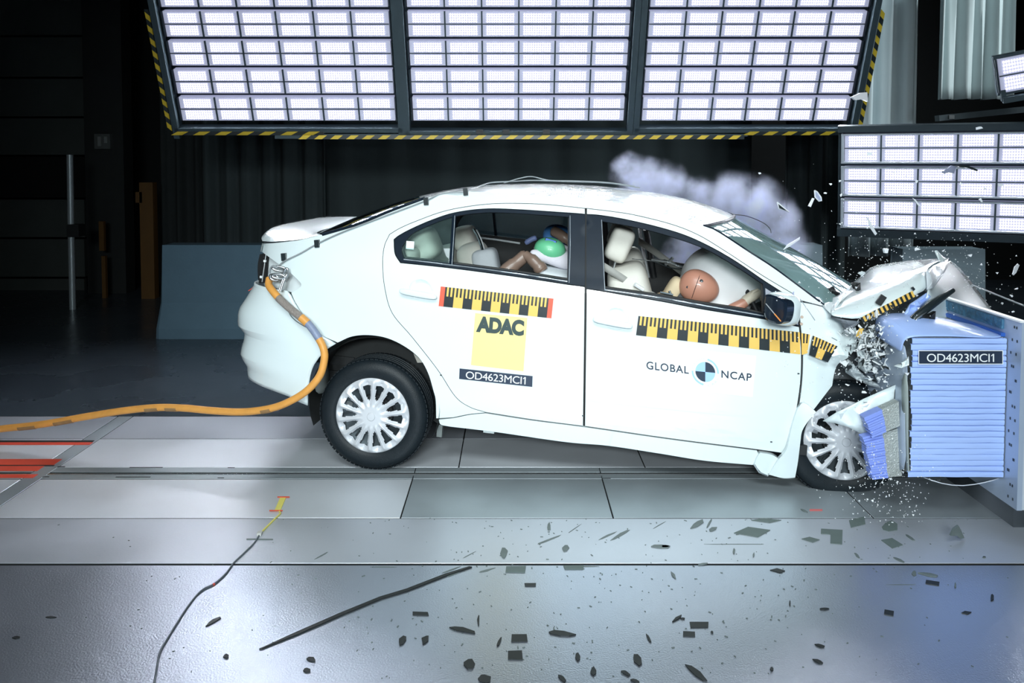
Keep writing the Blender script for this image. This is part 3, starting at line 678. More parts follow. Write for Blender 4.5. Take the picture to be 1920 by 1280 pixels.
rd2 = panel('rear_door', door_r, paint, car, holes=[win_r_o], gap=0.0032, rim_m=seam_m, far=True)
fd2 = panel('front_door', door_f, paint, car, holes=[win_f_o], gap=0.0032, rim_m=seam_m, far=True)
for q, wo, wi in ((rd, win_r_o, win_r_i), (rd2, win_r_o, win_r_i), (fd, win_f_o, win_f_i), (fd2, win_f_o, win_f_i)):
    panel('window_trim', wo, black_trim, q, holes=[wi], gap=0.001, inset=0.004, th=0.02, far=q in (rd2, fd2))
# chrome-like reveal strips along the belt of each window
bright = mat('reveal_strip', (0.42, 0.47, 0.52), 0.25, 0.5, var=0.1)
for q, pts in ((rd, [(757, 486), (845, 496.5), (967, 512.5), (1064, 527.5)]), (fd, [(1134, 543), (1238, 558), (1323, 573), (1432, 592)])):
    tube('reveal_strip', [S3(*p, -0.0) for p in cat(pts, 8)], 0.0035, bright, q, 6)
for q, pts in ((rd, [(1069, 404), (1069, 470), (1067, 530)]), (fd, [(1128, 412), (1131, 480), (1134, 544)])):
    tube('frame_edge', [S3(*p, -0.0) for p in cat(pts, 6)], 0.0022, mat('frame_edge_grey', (0.3, 0.34, 0.38), 0.3, 0.3, var=0.1), q, 6)
# divider bar and quarter glass of the rear door
dv = [S3(851, 404, -0.012), S3(848, 450, -0.012), S3(845, 497, -0.012)]
for far in (False, True):
    d2 = [np.array([p[0], CW - p[1], p[2]]) for p in dv] if far else dv
    b = MB(); b.add(tubeg(cat(d2, 6), 0.012, 8)); b.build('window_divider', black_trim, rd2 if far else rd, True)
tube('divider_edge', [S3(853, 404, 0.003), S3(850.5, 450, 0.003), S3(847.5, 497, 0.003)], 0.0022, bright, rd, 6)
qg = poly([[(753, 465), (753, 473), (757, 487)], [(757, 487), (845, 498)], [(845, 498), (850, 405)], [(850, 405), (809, 418), (772, 436), (753, 465)]])
panel('quarter_glass', qg, side_glass, rd, inset=0.018, rim=False)
fg = poly([[(853, 404), (908, 397), (967, 398), (1067, 405)], [(1067, 405), (1066, 528)], [(1066, 528), (967, 512), (847, 497)], [(847, 497), (853, 404)]])
panel('window_glass', fg, far_glass, rd2, inset=0.02, rim=False, far=True); panel('quarter_glass', qg, far_glass, rd2, inset=0.02, rim=False, far=True)
mk('paper_label', *boxg(S3(768, 460, -0.012), (0.045, 0.003, 0.045)), white_ink, rd)
# dark inner shell of each side
shell_o = poly([[(600, 455), (640, 434), (700, 412), (760, 388), (830, 372), (976, 369), (1101, 376), (1195, 392), (1257, 409), (1320, 430), (1406, 480), (1497, 545)], [(1497, 545), (1520, 600), (1500, 760), (1470, 850)], [(1470, 850), (1262, 826), (1096, 802), (920, 778), (835, 780)], [(835, 780), (825, 735), (800, 680), (765, 640), (727, 626), (693, 620), (660, 624), (620, 600), (600, 455)]])
trimm = mat('door_inner_trim', (0.020, 0.021, 0.022), 0.7, var=0.3)
for far in (False, True): panel('inner_shell', shell_o, trimm, car, holes=[offset(win_r_i, 0.004), offset(win_f_i, 0.004)], inset=0.03, rim=True, th=0.02, far=far, h=0.05)
# far belt strip, bright in the photograph
for (x0, x1) in (((1), (2)),):
    pts = [C(a, b, CW - 0.075) for a, b in ((880, 443), (930, 449), (975, 456))]
    tube('belt_reveal', pts, 0.008, mat('belt_strip_bright', (0.85, 0.9, 0.93), 0.6, 0.0, var=0.05), rd2, 6)
# --- roof, glasses, boot: lofts from the near edge over the middle to the mirrored far edge
def resample(c, n):
    c = np.array(c, float); d = np.r_[0, np.cumsum(np.linalg.norm(np.diff(c, axis=0), axis=1))]; t = np.linspace(0, d[-1], n)
    return np.stack([np.interp(t, d, c[:, k]) for k in range(c.shape[1])], 1)
def cross(near, mid, nv=12, e=2.2, off=0.0):
    rows = []
    for a, b in zip(near, mid):
        r = []
        for j in range(2 * nv + 1):
            v = j / nv if j <= nv else (2 * nv - j) / nv; g = 1 - (1 - v) ** e
            y = a[1] + (CW / 2 - a[1]) * v
            r.append((a[0] + (b[0] - a[0]) * g, y if j <= nv else CW - y, a[2] + (b[2] - a[2]) * g + off))
        rows.append(r)
    return rows
def loft(name, rows, m, parent, smooth=True, flip=False, ang=50):
    g = np.array(rows, float); nu, nv = g.shape[:2]
    F_ = [(i * nv + j, (i + 1) * nv + j, (i + 1) * nv + j + 1, i * nv + j + 1) for i in range(nu - 1) for j in range(nv - 1)]
    if flip: F_ = [f[::-1] for f in F_]
    return mk(name, g.reshape(-1, 3), F_, m, parent, smooth, ang)
NRF = 26
roof_near = resample([S3(*p) for p in cat([(797, 372), (870, 359.5), (976, 364), (1101, 371), (1195, 387), (1257, 404), (1320, 424)], 6)], NRF)
roof_mid = resample([C(a, b, CW / 2) for a, b in cat([(798, 365), (864, 352), (945, 345.5), (1039, 345), (1132, 350), (1226, 361), (1289, 373), (1351, 392), (1373, 402)], 6)], NRF)
loft('roof', cross(roof_near, roof_mid, 14, 2.0), paint, car)
rn2 = roof_near + np.array([0, 0.03, -0.012]); rm2 = roof_mid + np.array([0, 0, -0.03])
loft('headliner', cross(rn2, rm2, 10, 2.0), mat('headliner_dark', (0.05, 0.052, 0.05), 0.9, var=0.1), car, flip=True)
ws_near = resample([S3(*p) + np.array([0, 0.004, 0]) for p in cat([(1320, 424.5), (1345, 434.5), (1406, 474.5), (1451, 503.5), (1497, 537.5), (1545, 573)], 6)], 16)
ws_mid = resample([C(a, b, CW / 2) for a, b in cat([(1374, 403), (1451, 446), (1497, 470), (1600, 532)], 6)], 16)
loft('windscreen', cross(ws_near, ws_mid, 14, 2.0, -0.004), screen_glass, car)
hd = np.array(cross(ws_near[:1], ws_mid[:1], 14, 2.0, 0.002))[0]
tube('header_seal', hd, 0.009, black_trim, car, 6)
tube('screen_seal', ws_near + np.array([0, 0.004, 0.003]), 0.008, black_trim, car, 6)
tube('screen_seal', np.array([[p[0], CW - p[1], p[2]] for p in ws_near]), 0.012, black_trim, car, 6)
rg_near = resample([S3(*p) for p in cat([(797, 372), (735, 395), (671, 421), (604, 441)], 6)], 14)
rg_mid = resample([C(a, b, CW / 2) for a, b in cat([(798, 365), (767, 373), (703, 396), (645, 421)], 6)], 14)
loft('rear_window', cross(rg_near, rg_mid, 18, 3.4, -0.003), glass('rear_window_glass', (0.30, 0.42, 0.42), 0.7, (0.06, 0.1, 0.1)), car)
tube('rear_window_seal', rg_near + np.array([0, 0.0, 0.004]), 0.009, black_trim, car, 6)
bt_near = resample([C(492, 452, 0.20), S3(510, 453), S3(557, 450), S3(603, 440)], 14)
zb = C(600, 418.5, 0.7)[2]; xb_ = float(C(492, 452, 0.20)[0])
bt_mid = resample(cat([(xb_ - 0.10, CW / 2, zb - 0.055), (xb_ - 0.06, CW / 2, zb - 0.015), (xb_ + 0.06, CW / 2, zb), (xb_ + 0.2, CW / 2, zb + 0.002), rg_mid[-1]], 5), 14)
bt = cross(bt_near, bt_mid, 14, 4.5)
bl = loft('boot_lid', bt, paint, car)
# rear face of the boot lid and the wrap-around bumper
def ring(w, yin=0.0, th0=0.0, n1=14, x_front=None):
    xs = float(xs_of(w)); b0 = float(base_in(w)); pts = []
    if x_front is not None and x_front > xs:
        for x in np.linspace(x_front, xs, 9)[:-1]: pts.append((x, b0, w))
        t0 = 0
    else: t0 = math.asin(min(0.99, (xs - x_front) / RL)) if x_front is not None else 0
    for a in np.linspace(t0, math.pi / 2, n1): pts.append((xs - RL * math.sin(a), b0 + RB_ * (1 - math.cos(a)), w))
    pts = [tuple(p) for p in resample(pts, 26)]
    y0 = b0 + RB_; x0 = xs - RL
    for v in np.linspace(0, 1, 8)[1:]: pts.append((x0 - 0.05 * (1 - (1 - v) ** 2), y0 + (CW / 2 - y0) * v, w))
    pts = np.array(pts); mir = pts[:-1][::-1].copy(); mir[:, 1] = CW - mir[:, 1]
    return np.vstack([pts, mir])
bump_front = [(580, 757), (580, 729), (585, 699), (590, 684), (603, 665), (616, 652), (633, 642), (602, 627), (580, 606), (556, 570), (546, 549), (538, 541)]
bf = [S(*p) for p in bump_front]
low_front = [(580, 757), (560, 749.5), (545, 741), (515, 730.5), (480, 716)]
ws_list = np.linspace(S(580, 757)[1], S(540, 544)[1], 30); bfw = np.array([q[1] for q in bf]); bfx = np.array([q[0] for q in bf])
order = np.argsort(bfw); rows = []
wsil = [C(a, b, 0.17)[2] for a, b in ((466, 706), (458, 691))]
lowc = [S(*p) for p in low_front]
for w_ in ws_list:
    rows.append(ring(w_, x_front=float(np.interp(w_, bfw[order], bfx[order]))))
# underside: rings that rise towards the rear as the traced lower edge does
g = np.array(rows); zlow = lambda x: np.interp(-x, [-lowc[0][0], -lowc[1][0], -lowc[2][0], -lowc[3][0], -lowc[4][0], -float(SWx[0])], [q[1] for q in lowc] + [float(C(466, 706, 0.17)[2])])
for i in range(g.shape[0]):
    zl = zlow(g[i, :, 0]); t = i / (g.shape[0] - 1); g[i, :, 2] = zl + (g[-1, :, 2] - zl) * ((g[i, :, 2] - ws_list[0]) / (ws_list[-1] - ws_list[0]))
    for j in range(g.shape[1]):
        if g[i, j, 0] < lowc[0][0] - 0.02:        # re-seat on the tapered section
            pass
bumper = loft('rear_bumper', g, paint, car, flip=True, ang=11)
s = bumper.modifiers.new('Solidify', 'SOLIDIFY'); s.thickness = 0.012; s.offset = -1
rows = [ring(w_, x_front=float(S(492, 470)[0]) - 0.0) for w_ in np.linspace(float(S(492, 472)[1]), float(S(491, 455)[1]), 5)]
loft('boot_rear_face', rows, paint, car, flip=True)
rows = [ring(w_, x_front=float(S(500, 500)[0])) + np.array([0.05, 0.0, 0]) for w_ in np.linspace(float(S(540, 545)[1]) - 0.03, float(S(492, 470)[1]) + 0.01, 5)]
rows = [np.array([[p[0], CW / 2 + (p[1] - CW / 2) * 0.92, p[2]] for p in r]) for r in rows]
loft('tail_panel', rows, paint_in, car, flip=True)
# recess of the missing tail lamp: white inner sheet, black cavity, metal rail and bolts
rec = poly([[(488, 474), (540, 509), (560, 527), (564, 534), (558, 542), (545, 552)], [(545, 552), (520, 545), (489, 538)], [(489, 538), (486, 505), (488, 474)]])
panel('lamp_recess', rec, paint_in, car, inset=0.05, rim=False, h=0.02)
cav = poly([[(482, 478), (499, 474)], [(499, 474), (495, 531)], [(495, 531), (479, 532)], [(479, 532), (478, 500), (482, 478)]])
panel('lamp_cavity', cav, blackm, car, inset=0.035, rim=True, h=0.02)
tube('lamp_rail', [S3(494.5, 478, -0.03), S3(487, 530, -0.03)], 0.006, steel, car)
mk('lamp_clip', *boxg(S3(494, 490, -0.02), (0.014, 0.012, 0.012)), white_ink, car); mk('lamp_clip', *boxg(S3(487, 520, -0.02), (0.014, 0.012, 0.012)), white_ink, car)
tube('red_wire', [S3(476, 530, -0.0) + np.array([0.0, 0.05, 0]), C(472, 541, 0.28), C(466, 545, 0.28)], 0.0025, red, car, 6)
# --- wheel arches
def arch_liner(cx, cz, R, name):
    V = []; F_ = []; n = 28
    for i in range(n + 1):
        a = math.radians(-25 + 230 * i / n)
        for y in (0.022, 0.26): V.append((cx + R * math.cos(a), y, cz + R * math.sin(a)))
    for i in range(n): F_.append((2 * i, 2 * i + 1, 2 * i + 3, 2 * i + 2))
    k = len(V); V.append((cx, 0.26, cz)); F_ += [(2 * i + 1, k, 2 * i + 3) for i in range(n)]
    return mk(name, V, F_, liner, car, True, 50)
ac = S(700, 745); arch_liner(float(S(703, 700)[0]), float(S(703, 757)[1]) + 0.0, 0.375, 'wheel_arch_liner')
lg = mat('liner_grey', (0.16, 0.18, 0.18), 0.7, var=0.3, scale=14)
lx = S(598, 710)
V = []; 
mudf = [[S3(587, 700, -0.03), S3(585, 730, -0.03), S3(590, 744, -0.03)], [S3(600, 672, -0.10), S3(601, 710, -0.12), S3(604, 745, -0.12)]]
sheet('liner_edge', mudf, lg, car, np.zeros(3), 0.006, 1)
# --- underbody and firewall (keep light out, carry the wheels)
ub = MB(); zf = float(S(1000, 800)[1])
ub.box((1.36, CW / 2, zf + 0.03), (1.94, CW - 0.10, 0.05)); ub.box((0.05, CW / 2, zf + 0.1), (0.8, CW - 0.5, 0.05)); ub.box((-0.45, CW / 2, 0.22), (0.5, CW - 0.5, 0.05)); ub.box((2.55, CW / 2 + 0.15, 0.12), (0.7, CW - 0.75, 0.05))
ub.box((2.28, CW / 2 + 0.1, 0.35), (0.05, CW - 0.45, 0.65)); ub.box((-0.35, CW / 2, 0.62), (0.04, CW - 0.5, 0.62))
ub.build('underbody', dark, car)
tube('exhaust_pipe', [(0.0, 0.6, zf - 0.02), (1.0, 0.62, zf - 0.03), (2.1, 0.6, zf - 0.02)], 0.03, dark_steel, car, 10)
tube('rear_axle', [(0, 0.12, 0), (0, CW - 0.12, 0)], 0.035, dark_steel, car, 10)
jp = MB(); jp.box(C(825, 806, 0.12), (0.03, 0.03, 0.07)); jp.build('jack_point', lg, car)
mk('jack_plate', *boxg(C(917, 808, 0.09), (0.06, 0.03, 0.012)), mat('sill_grey', (0.5, 0.55, 0.56), 0.5, var=0.1), car)

# --- wheels
def hub_mesh(R=0.213, ns=14):
    nr, na = 30, ns * 16; V = []; F_ = []; rs = np.linspace(0.012, R, nr)
    def depth(r, ph):
        dome = -0.012 - 0.012 * math.cos(min(1, r / R) * math.pi / 2) + (0.018 * max(0, (r - 0.185) / 0.03) ** 2)
        q = abs(ph - 0.5) * 2                      # 0 on the spoke's ridge, 1 in the middle of an opening
        k = max(0, min(1, (r - 0.055) / 0.05)) * (1 - max(0, min(1, (r - 0.185) / 0.02)))
        sp = 0.016 * k * max(0, q - 0.12) ** 1.2 * 1.6
        crease = -0.006 * k * max(0, 1 - q / 0.35)
        return dome + sp + crease
    for r in rs:
        for j in range(na):
            a = 2 * math.pi * j / na; V.append((r * math.cos(a), depth(r, (j / 16) % 1.0), r * math.sin(a)))
    for i in range(nr - 1):
        for j in range(na):
            r = (rs[i] + rs[i + 1]) / 2; ph = ((j + 0.5) / 16) % 1.0; q = abs(ph - 0.5) * 2
            hw = 0.72 if r < 0.125 else 0.50
            hw = np.interp(r, [0.088, 0.10, 0.125, 0.15, 0.168, 0.176], [1.05, 0.62, 0.50, 0.44, 0.40, 1.05])
            if q > hw: continue
            F_.append((i * na + j, i * na + (j + 1) % na, (i + 1) * na + (j + 1) % na, (i + 1) * na + j))
    c = len(V); V.append((0, -0.0265, 0)); F_ += [(j, c, (j + 1) % na) for j in range(na)]
    return V, [f[::-1] for f in F_]
def tyre_mesh(R=0.311, Wd=0.19, n=72, flat=None):
    prof = [(0.200, 0.012), (0.214, -0.004), (0.232, -0.010), (0.258, -0.012), (0.280, -0.006), (0.296, 0.006), (0.306, 0.020), (R, 0.040)]
    for k in range(4):                            # tread with four grooves
        y0 = 0.040 + (Wd - 0.080) * (k + 0.5) / 4; prof += [(R, y0 - 0.006), (R - 0.009, y0 - 0.004), (R - 0.009, y0 + 0.004), (R, y0 + 0.006)]
    prof += [(R, Wd - 0.040), (0.306, Wd - 0.020), (0.296, Wd - 0.006), (0.258, Wd + 0.012), (0.214, Wd + 0.004), (0.2, Wd - 0.012)]
    V, F_ = lathe(prof, n); V = [list(v) for v in V]
    if flat is not None:
        for v in V: v[2] = max(v[2], flat)
    return V, F_
TY = mk('tyre', *tyre_mesh(), rubber, None, True, 38); TYM = TY.data; bpy.data.objects.remove(TY)
lug = MB()
for j in range(72):                               # shoulder blocks cut by dark sipes
    for sgn, y0 in ((0, 0.026), (1, 0.152)):
        a = 2 * math.pi * (j + 0.5 * sgn) / 72; c, s_ = math.cos(a), math.sin(a)
        rot = np.array([[c, 0, -s_], [0, 1, 0], [s_, 0, c]]); lug.box(np.array([0.3092 * c, y0 + 0.006, 0.3092 * s_]), (0.005, 0.030, 0.020), rot)
LG = lug.build('tread_block', rubber); LGM = LG.data; bpy.data.objects.remove(LG)
HB = mk('hubcap', *hub_mesh(), silver, None, True, 30); HBM = HB.data; bpy.data.objects.remove(HB)
def wheel(c, rz=0.0, far=False, flat=None, spin=0.0):
    wobj = empty('wheel', c, (0, 0, rz + (math.pi if far else 0)), car)
    if flat is None: t = bpy.data.objects.new('tyre', TYM); COL.objects.link(t); t.parent = wobj
    else: t = mk('tyre', *tyre_mesh(flat=flat), rubber, wobj, True, 38)
    l = bpy.data.objects.new('tread_block', LGM); COL.objects.link(l); l.parent = wobj; l['kind'] = 'stuff'
    hcap = bpy.data.objects.new('hubcap', HBM); COL.objects.link(hcap); hcap.parent = wobj; hcap.rotation_euler = (0, spin, 0); hcap['label'] = 'silver hubcap with fourteen spokes'
    V, F_ = lathe([(0.0, 0.05), (0.13, 0.05), (0.19, 0.03), (0.203, 0.008), (0.206, 0.02), (0.2, 0.17)], 48); mk('rim', V, F_, dark_steel, wobj, True)
    V, F_ = lathe([(0.0, 0.036), (0.105, 0.036), (0.11, 0.046), (0.11, 0.06)], 40); mk('brake_drum', V, F_, dark, wobj, True)
    for k in range(5):
        a = 2 * math.pi * k / 5 + 0.4; mk('rim_window', *boxg((0.15 * math.cos(a), 0.032, 0.15 * math.sin(a)), (0.035, 0.008, 0.035), rot_y(-a)), steel if k in (1, 2) else dark_steel, wobj)
    V, F_ = lathe([(0.0, -0.030), (0.020, -0.0295), (0.0235, -0.026), (0.0235, -0.02)], 32); mk('hub_badge', V, F_, silver, wobj, True)
    return wobj
wheel((0.0, 0.012, 0.0)); wheel((0.0, CW - 0.012, 0.0), far=True)
fwc = C(1584, 826, 0.085); wheel(fwc, rz=math.radians(3.0), spin=0.15)
fw2 = np.array([2.62, CW - 0.02, 0.13]); fw2 = loc(np.r_[glob(fw2)[:2], 0.312]); wheel(fw2, far=True)
# ================================================================== crushed front of the car
def idw(pts, vals, q, p=3.0):
    d = np.linalg.norm(pts[None] - q[:, None], axis=2) + 1e-6; wt = 1 / d ** p
    return (wt * vals[None]).sum(1) / wt.sum(1)
def psheet(name, pts, m, parent, amp=0.0, seed=0, step=9, th=0.003, smooth=True, off=None, ang=28, extra=()):
    # a torn or buckled sheet: outline (px, py, depth), buckled inside, given real depth and thickness
    a = np.array(pts, float); pg = a[:, :2]; lo, hi = pg.min(0), pg.max(0); r = np.random.default_rng(seed)
    gx, gy = np.meshgrid(np.arange(lo[0] + step / 2, hi[0], step), np.arange(lo[1] + step / 2, hi[1], step)); gx[1::2] += step / 2
    gp = np.stack([gx.ravel(), gy.ravel()], 1); gp = gp + r.uniform(-step * 0.3, step * 0.3, gp.shape)
    gp = gp[inside(gp, pg)]; gp = gp[dist_poly(gp, pg) > step * 0.4] if len(gp) else gp
    V2 = list(pg); E = [(i, (i + 1) % len(pg)) for i in range(len(pg))]; V2 += list(gp)
    vo, eo, fo, *_ = delaunay_2d_cdt([Vector((float(p[0]), float(p[1]))) for p in V2], E, [], 0, 1e-5)
    vo = np.array([(p.x, p.y) for p in vo]); fo = [f for f in fo if inside((vo[f[0]] + vo[f[1]] + vo[f[2]]) / 3, pg)[0]]
    ctrl = np.vstack([a] + [np.array([e]) for e in extra]) if len(extra) else a
    Y = idw(ctrl[:, :2], ctrl[:, 2], vo) + (r.normal(0, amp, len(vo)) if amp else 0)
    tr = (lambda p: loc(p)) if parent is not None and off is None else (lambda p: p - (off if off is not None else 0))
    V = [tr(P(x, y, d)) for (x, y), d in zip(vo, Y)]
    o = mk(name, V, [f[::-1] for f in fo], m, parent, smooth, ang)
    if th: s = o.modifiers.new('Solidify', 'SOLIDIFY'); s.thickness = th; s.offset = 0
    return o
fen = poly([[(1501, 566), (1520, 569), (1547, 576)], [(1547, 576), (1560, 588), (1577, 602), (1583, 614), (1593, 622)], [(1593, 622), (1606, 613)], [(1606, 613), (1610, 632), (1607, 651)], [(1607, 651), (1590, 662), (1573, 680), (1566, 700), (1562, 724)], [(1562, 724), (1545, 745), (1522, 773), (1504, 802)], [(1504, 802), (1494, 812), (1482, 815)], [(1482, 815), (1494, 780), (1503, 720), (1505, 660), (1501, 612)], [(1501, 612), (1498, 575), (1501, 566)]])
fr_ = np.random.default_rng(11)
_r = [(fr_.uniform(0, 6.28), fr_.uniform(12, 26), fr_.uniform(-6, 6)) for _ in range(4)]
def crumple(x, w):
    k = np.clip((x - 2.28) / 0.25, 0, 1) * np.clip((0.95 - w) / 0.2, 0.15, 1); d = 0
    for ph, fx, fw in _r: d = d + (np.abs(np.sin(ph + fx * x + fw * w)) - 0.5) * 0.016
    ridge = -0.05 * np.exp(-((w - (0.62 - 0.25 * (x - 2.35))) / 0.05) ** 2) * np.clip((x - 2.25) / 0.2, 0, 1)
    return k * d + ridge
panel('front_fender', fen, paint, car, h=0.02, disp=crumple, gap=0.002, ang=22, th=0.025)
flap = poly([[(1527, 768), (1512, 788), (1502, 806), (1499, 824)], [(1499, 824), (1494, 860), (1488, 890)], [(1488, 890), (1465, 891), (1440, 886)], [(1440, 886), (1456, 858), (1472, 838), (1482, 800), (1493, 765)], [(1493, 765), (1505, 752), (1527, 768)]])
panel('torn_fender_flap', flap, paint, car, h=0.02, inset=-0.03, th=0.03, disp=lambda x, w: 0.008 * np.sin(22 * x + 9 * w), ang=25)
skirt = poly([[(1424, 846), (1446, 850), (1458, 857)], [(1458, 857), (1445, 884), (1432, 888), (1422, 878), (1413, 868)], [(1413, 868), (1418, 856), (1424, 846)]])
panel('sill_end', skirt, paint, car, h=0.02, inset=-0.02, th=0.04)
tube('sill_bracket', [S3(1413, 868, 0.02), S3(1422, 882, 0.02), S3(1438, 889, 0.02), S3(1440, 884, 0.02)], 0.005, steel, car, 6)
# bonnet folded upwards
def bonnet(name, rows, seed, amp=0.006, sub=1):
    g = [[loc(P(*p)) for p in r] for r in rows]
    o = sheet(name, g, paint, car, np.zeros(3), 0.004, sub, amp, seed); return o
bonnet('bonnet', [[(1559, 592, 4.00), (1585, 598, 3.98), (1614, 601, 3.96), (1650, 583, 3.96), (1692, 562, 3.97), (1738, 545, 4.00)],
                  [(1557, 588, 4.01), (1585, 588, 4.0), (1620, 580, 3.99), (1652, 565, 3.99), (1695, 545, 3.99), (1738, 530, 4.02)],
                  [(1560, 577, 4.06), (1592, 566, 4.05), (1626, 551, 4.05), (1662, 536, 4.05), (1702, 521, 4.05), (1737, 508, 4.08)],
                  [(1572, 558, 4.3), (1606, 540, 4.35), (1640, 525, 4.35), (1680, 514, 4.35), (1716, 506, 4.35), (1748, 496, 4.35)],
                  [(1590, 538, 4.75), (1620, 518, 4.8), (1650, 506, 4.8), (1690, 500, 4.8), (1726, 494, 4.8), (1762, 489, 4.75)],
                  [(1612, 520, 5.3), (1626, 508, 5.3), (1637, 497, 5.3), (1684, 492, 5.3), (1722, 488, 5.3), (1772, 484, 5.2)]], 2, 0.004)
bonnet('bonnet_front', [[(1738, 546, 4.00), (1739, 512, 4.08), (1752, 497, 4.4), (1766, 488, 4.8), (1776, 484, 5.2)],
                        [(1736, 566, 4.0), (1762, 548, 4.10), (1782, 528, 4.4), (1795, 510, 4.8), (1800, 500, 5.2)],
                        [(1725, 592, 4.02), (1765, 583, 4.12), (1800, 566, 4.4), (1822, 548, 4.8), (1830, 540, 5.2)],
                        [(1712, 606, 4.05), (1768, 603, 4.14), (1812, 597, 4.35), (1852, 590, 4.55), (1876, 596, 4.62)]], 3, 0.004)
psheet('bonnet_spike', [(1762, 492, 4.9), (1752, 470, 4.9), (1757, 469, 4.9), (1768, 481, 4.9), (1778, 486, 4.95), (1774, 494, 4.9)], paint, car, 0.005, 4, 6)
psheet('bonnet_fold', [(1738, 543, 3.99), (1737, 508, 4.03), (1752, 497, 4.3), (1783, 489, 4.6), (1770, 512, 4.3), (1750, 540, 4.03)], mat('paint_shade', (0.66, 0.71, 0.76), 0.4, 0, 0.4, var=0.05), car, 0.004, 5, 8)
psheet('hinge_tab', [(1608, 512, 5.2), (1616, 508, 5.2), (1628, 512, 5.2), (1618, 519, 5.2)], paint_in, car, 0.002, 6, 6)
psheet('wiper_motor', [(1552, 545, 4.3), (1562, 540, 4.3), (1572, 548, 4.3), (1574, 556, 4.3), (1568, 560, 4.3), (1556, 556, 4.3)], dark, car, 0.02, 7, 5, 0.03)
psheet('hinge_block', [(1598, 529, 4.25), (1609, 531, 4.25), (1610, 547, 4.25), (1600, 541, 4.25)], dark, car, 0.01, 8, 5, 0.03)
psheet('cowl_sheet', [(1541, 572, 4.10), (1560, 558, 4.25), (1585, 545, 4.4), (1600, 545, 4.3), (1575, 566, 4.08), (1558, 588, 4.02)], paint_in, car, 0.012, 9, 8)
psheet('bonnet_rubber', [(1558, 593, 4.01), (1585, 600, 3.99), (1612, 603, 3.99), (1594, 621, 4.02), (1583, 615, 4.02), (1576, 602, 4.02)], mat('rubber_grey', (0.16, 0.18, 0.21), 0.6, var=0.2), car, 0.006, 10, 7, 0.01)
mk('bonnet_hole', *boxg(loc(P(1652, 562, 3.965)), (0.03, 0.012, 0.05), rot_y(0.5)), dark, car)
psheet('bonnet_clip', [(1707, 540, 3.98), (1712, 537, 3.98), (1716, 542, 3.98), (1713, 545, 3.98), (1710, 541, 3.98)], ink, car, 0, 1, 4, 0.004)
# crushed engine bay
eb = MB()
for (px, py, Y, a, b, c) in ((1625, 690, 4.5, 0.26, 0.30, 0.20), (1660, 760, 4.4, 0.20, 0.3, 0.2), (1640, 640, 4.5, 0.22, 0.3, 0.14), (1580, 740, 4.5, 0.25, 0.2, 0.30), (1675, 690, 4.2, 0.10, 0.2, 0.20)):
    eb.add(superg(loc(P(px, py, Y)), (a, b, c), 0.5, 0.5, 10, 14))
eb.build('engine_block', mat('engine_black', (0.012, 0.016, 0.018), 0.5, 0.2, var=0.5, scale=12), car, True)
psheet('lamp_housing', [(1607, 622, 4.02), (1630, 618, 3.98), (1655, 600, 3.98), (1672, 588, 3.98), (1676, 622, 3.95), (1660, 640, 3.95), (1630, 655, 3.98), (1612, 648, 4.0)], mat('lamp_clear_grey', (0.34, 0.37, 0.37), 0.2, 0.2, var=0.9, scale=35, bump=0.8, bscale=60), car, 0.03, 12, 6)
psheet('radiator_sheet', [(1640, 640, 3.96), (1676, 628, 3.95), (1684, 660, 3.95), (1664, 690, 3.96), (1638, 686, 3.97), (1626, 662, 3.98)], mat('sheet_grey', (0.30, 0.34, 0.38), 0.35, 0.4, var=0.3, scale=15), car, 0.012, 13, 8)
psheet('headlamp_bracket', [(1606, 655, 4.0), (1614, 634, 4.0), (1624, 640, 4.0), (1630, 678, 3.98), (1640, 692, 3.98), (1624, 700, 4.0), (1610, 690, 4.02)], paint_in, car, 0.02, 14, 7)
psheet('inner_wing', [(1582, 680, 4.0), (1590, 673, 4.0), (1600, 682, 4.0), (1618, 702, 3.99), (1648, 722, 3.98), (1652, 728, 3.98), (1630, 722, 3.99), (1606, 712, 4.0), (1586, 698, 4.0)], mat('wing_grey', (0.55, 0.60, 0.63), 0.4, 0.2, var=0.3, scale=18), car, 0.014, 15, 6)
tube('lamp_ring', [loc(P(1631 + 9 * math.cos(a), 638 + 12 * math.sin(a), 3.95)) for a in np.linspace(0, 6.28, 24)], 0.004, white_ink, car, 6)
mk('lamp_socket', *boxg(loc(P(1589, 687, 3.985)), (0.03, 0.03, 0.03), rot_y(0.4)), ink, car)
sh = MB(); r = np.random.default_rng(21)
def shard_geo(c, s, r, th=0.15):
    n = int(r.integers(3, 6)); an = np.sort(r.uniform(0, 6.28, n)); rd_ = r.uniform(0.5, 1, n) * s
    A = np.linalg.qr(r.normal(size=(3, 3)))[0]; t = s * th
    V = [A @ np.array([k * math.cos(a), k * math.sin(a), z]) + c for z in (-t / 2, t / 2) for a, k in zip(an, rd_)]
    F_ = [tuple(range(n))[::-1], tuple(range(n, 2 * n))] + [(i, (i + 1) % n, n + (i + 1) % n, n + i) for i in range(n)]
    return V, F_
for i in range(430):
    px, py = r.normal(1643, 27), r.normal(648, 36)
    if py < 600 - (px - 1610) * 0.45 or px > 1705: continue
    sh.add(shard_geo(loc(P(px, py, r.uniform(3.86, 4.0))), r.uniform(0.006, 0.027), r), int(r.choice([0, 0, 1, 2])))
o = sh.build('splintered_fragments', white_ink, car, slots=[white_ink, MATS['sheet_grey'], MATS['engine_black']]); o['kind'] = 'stuff'; o['label'] = 'cloud of splintered grey and white fragments'
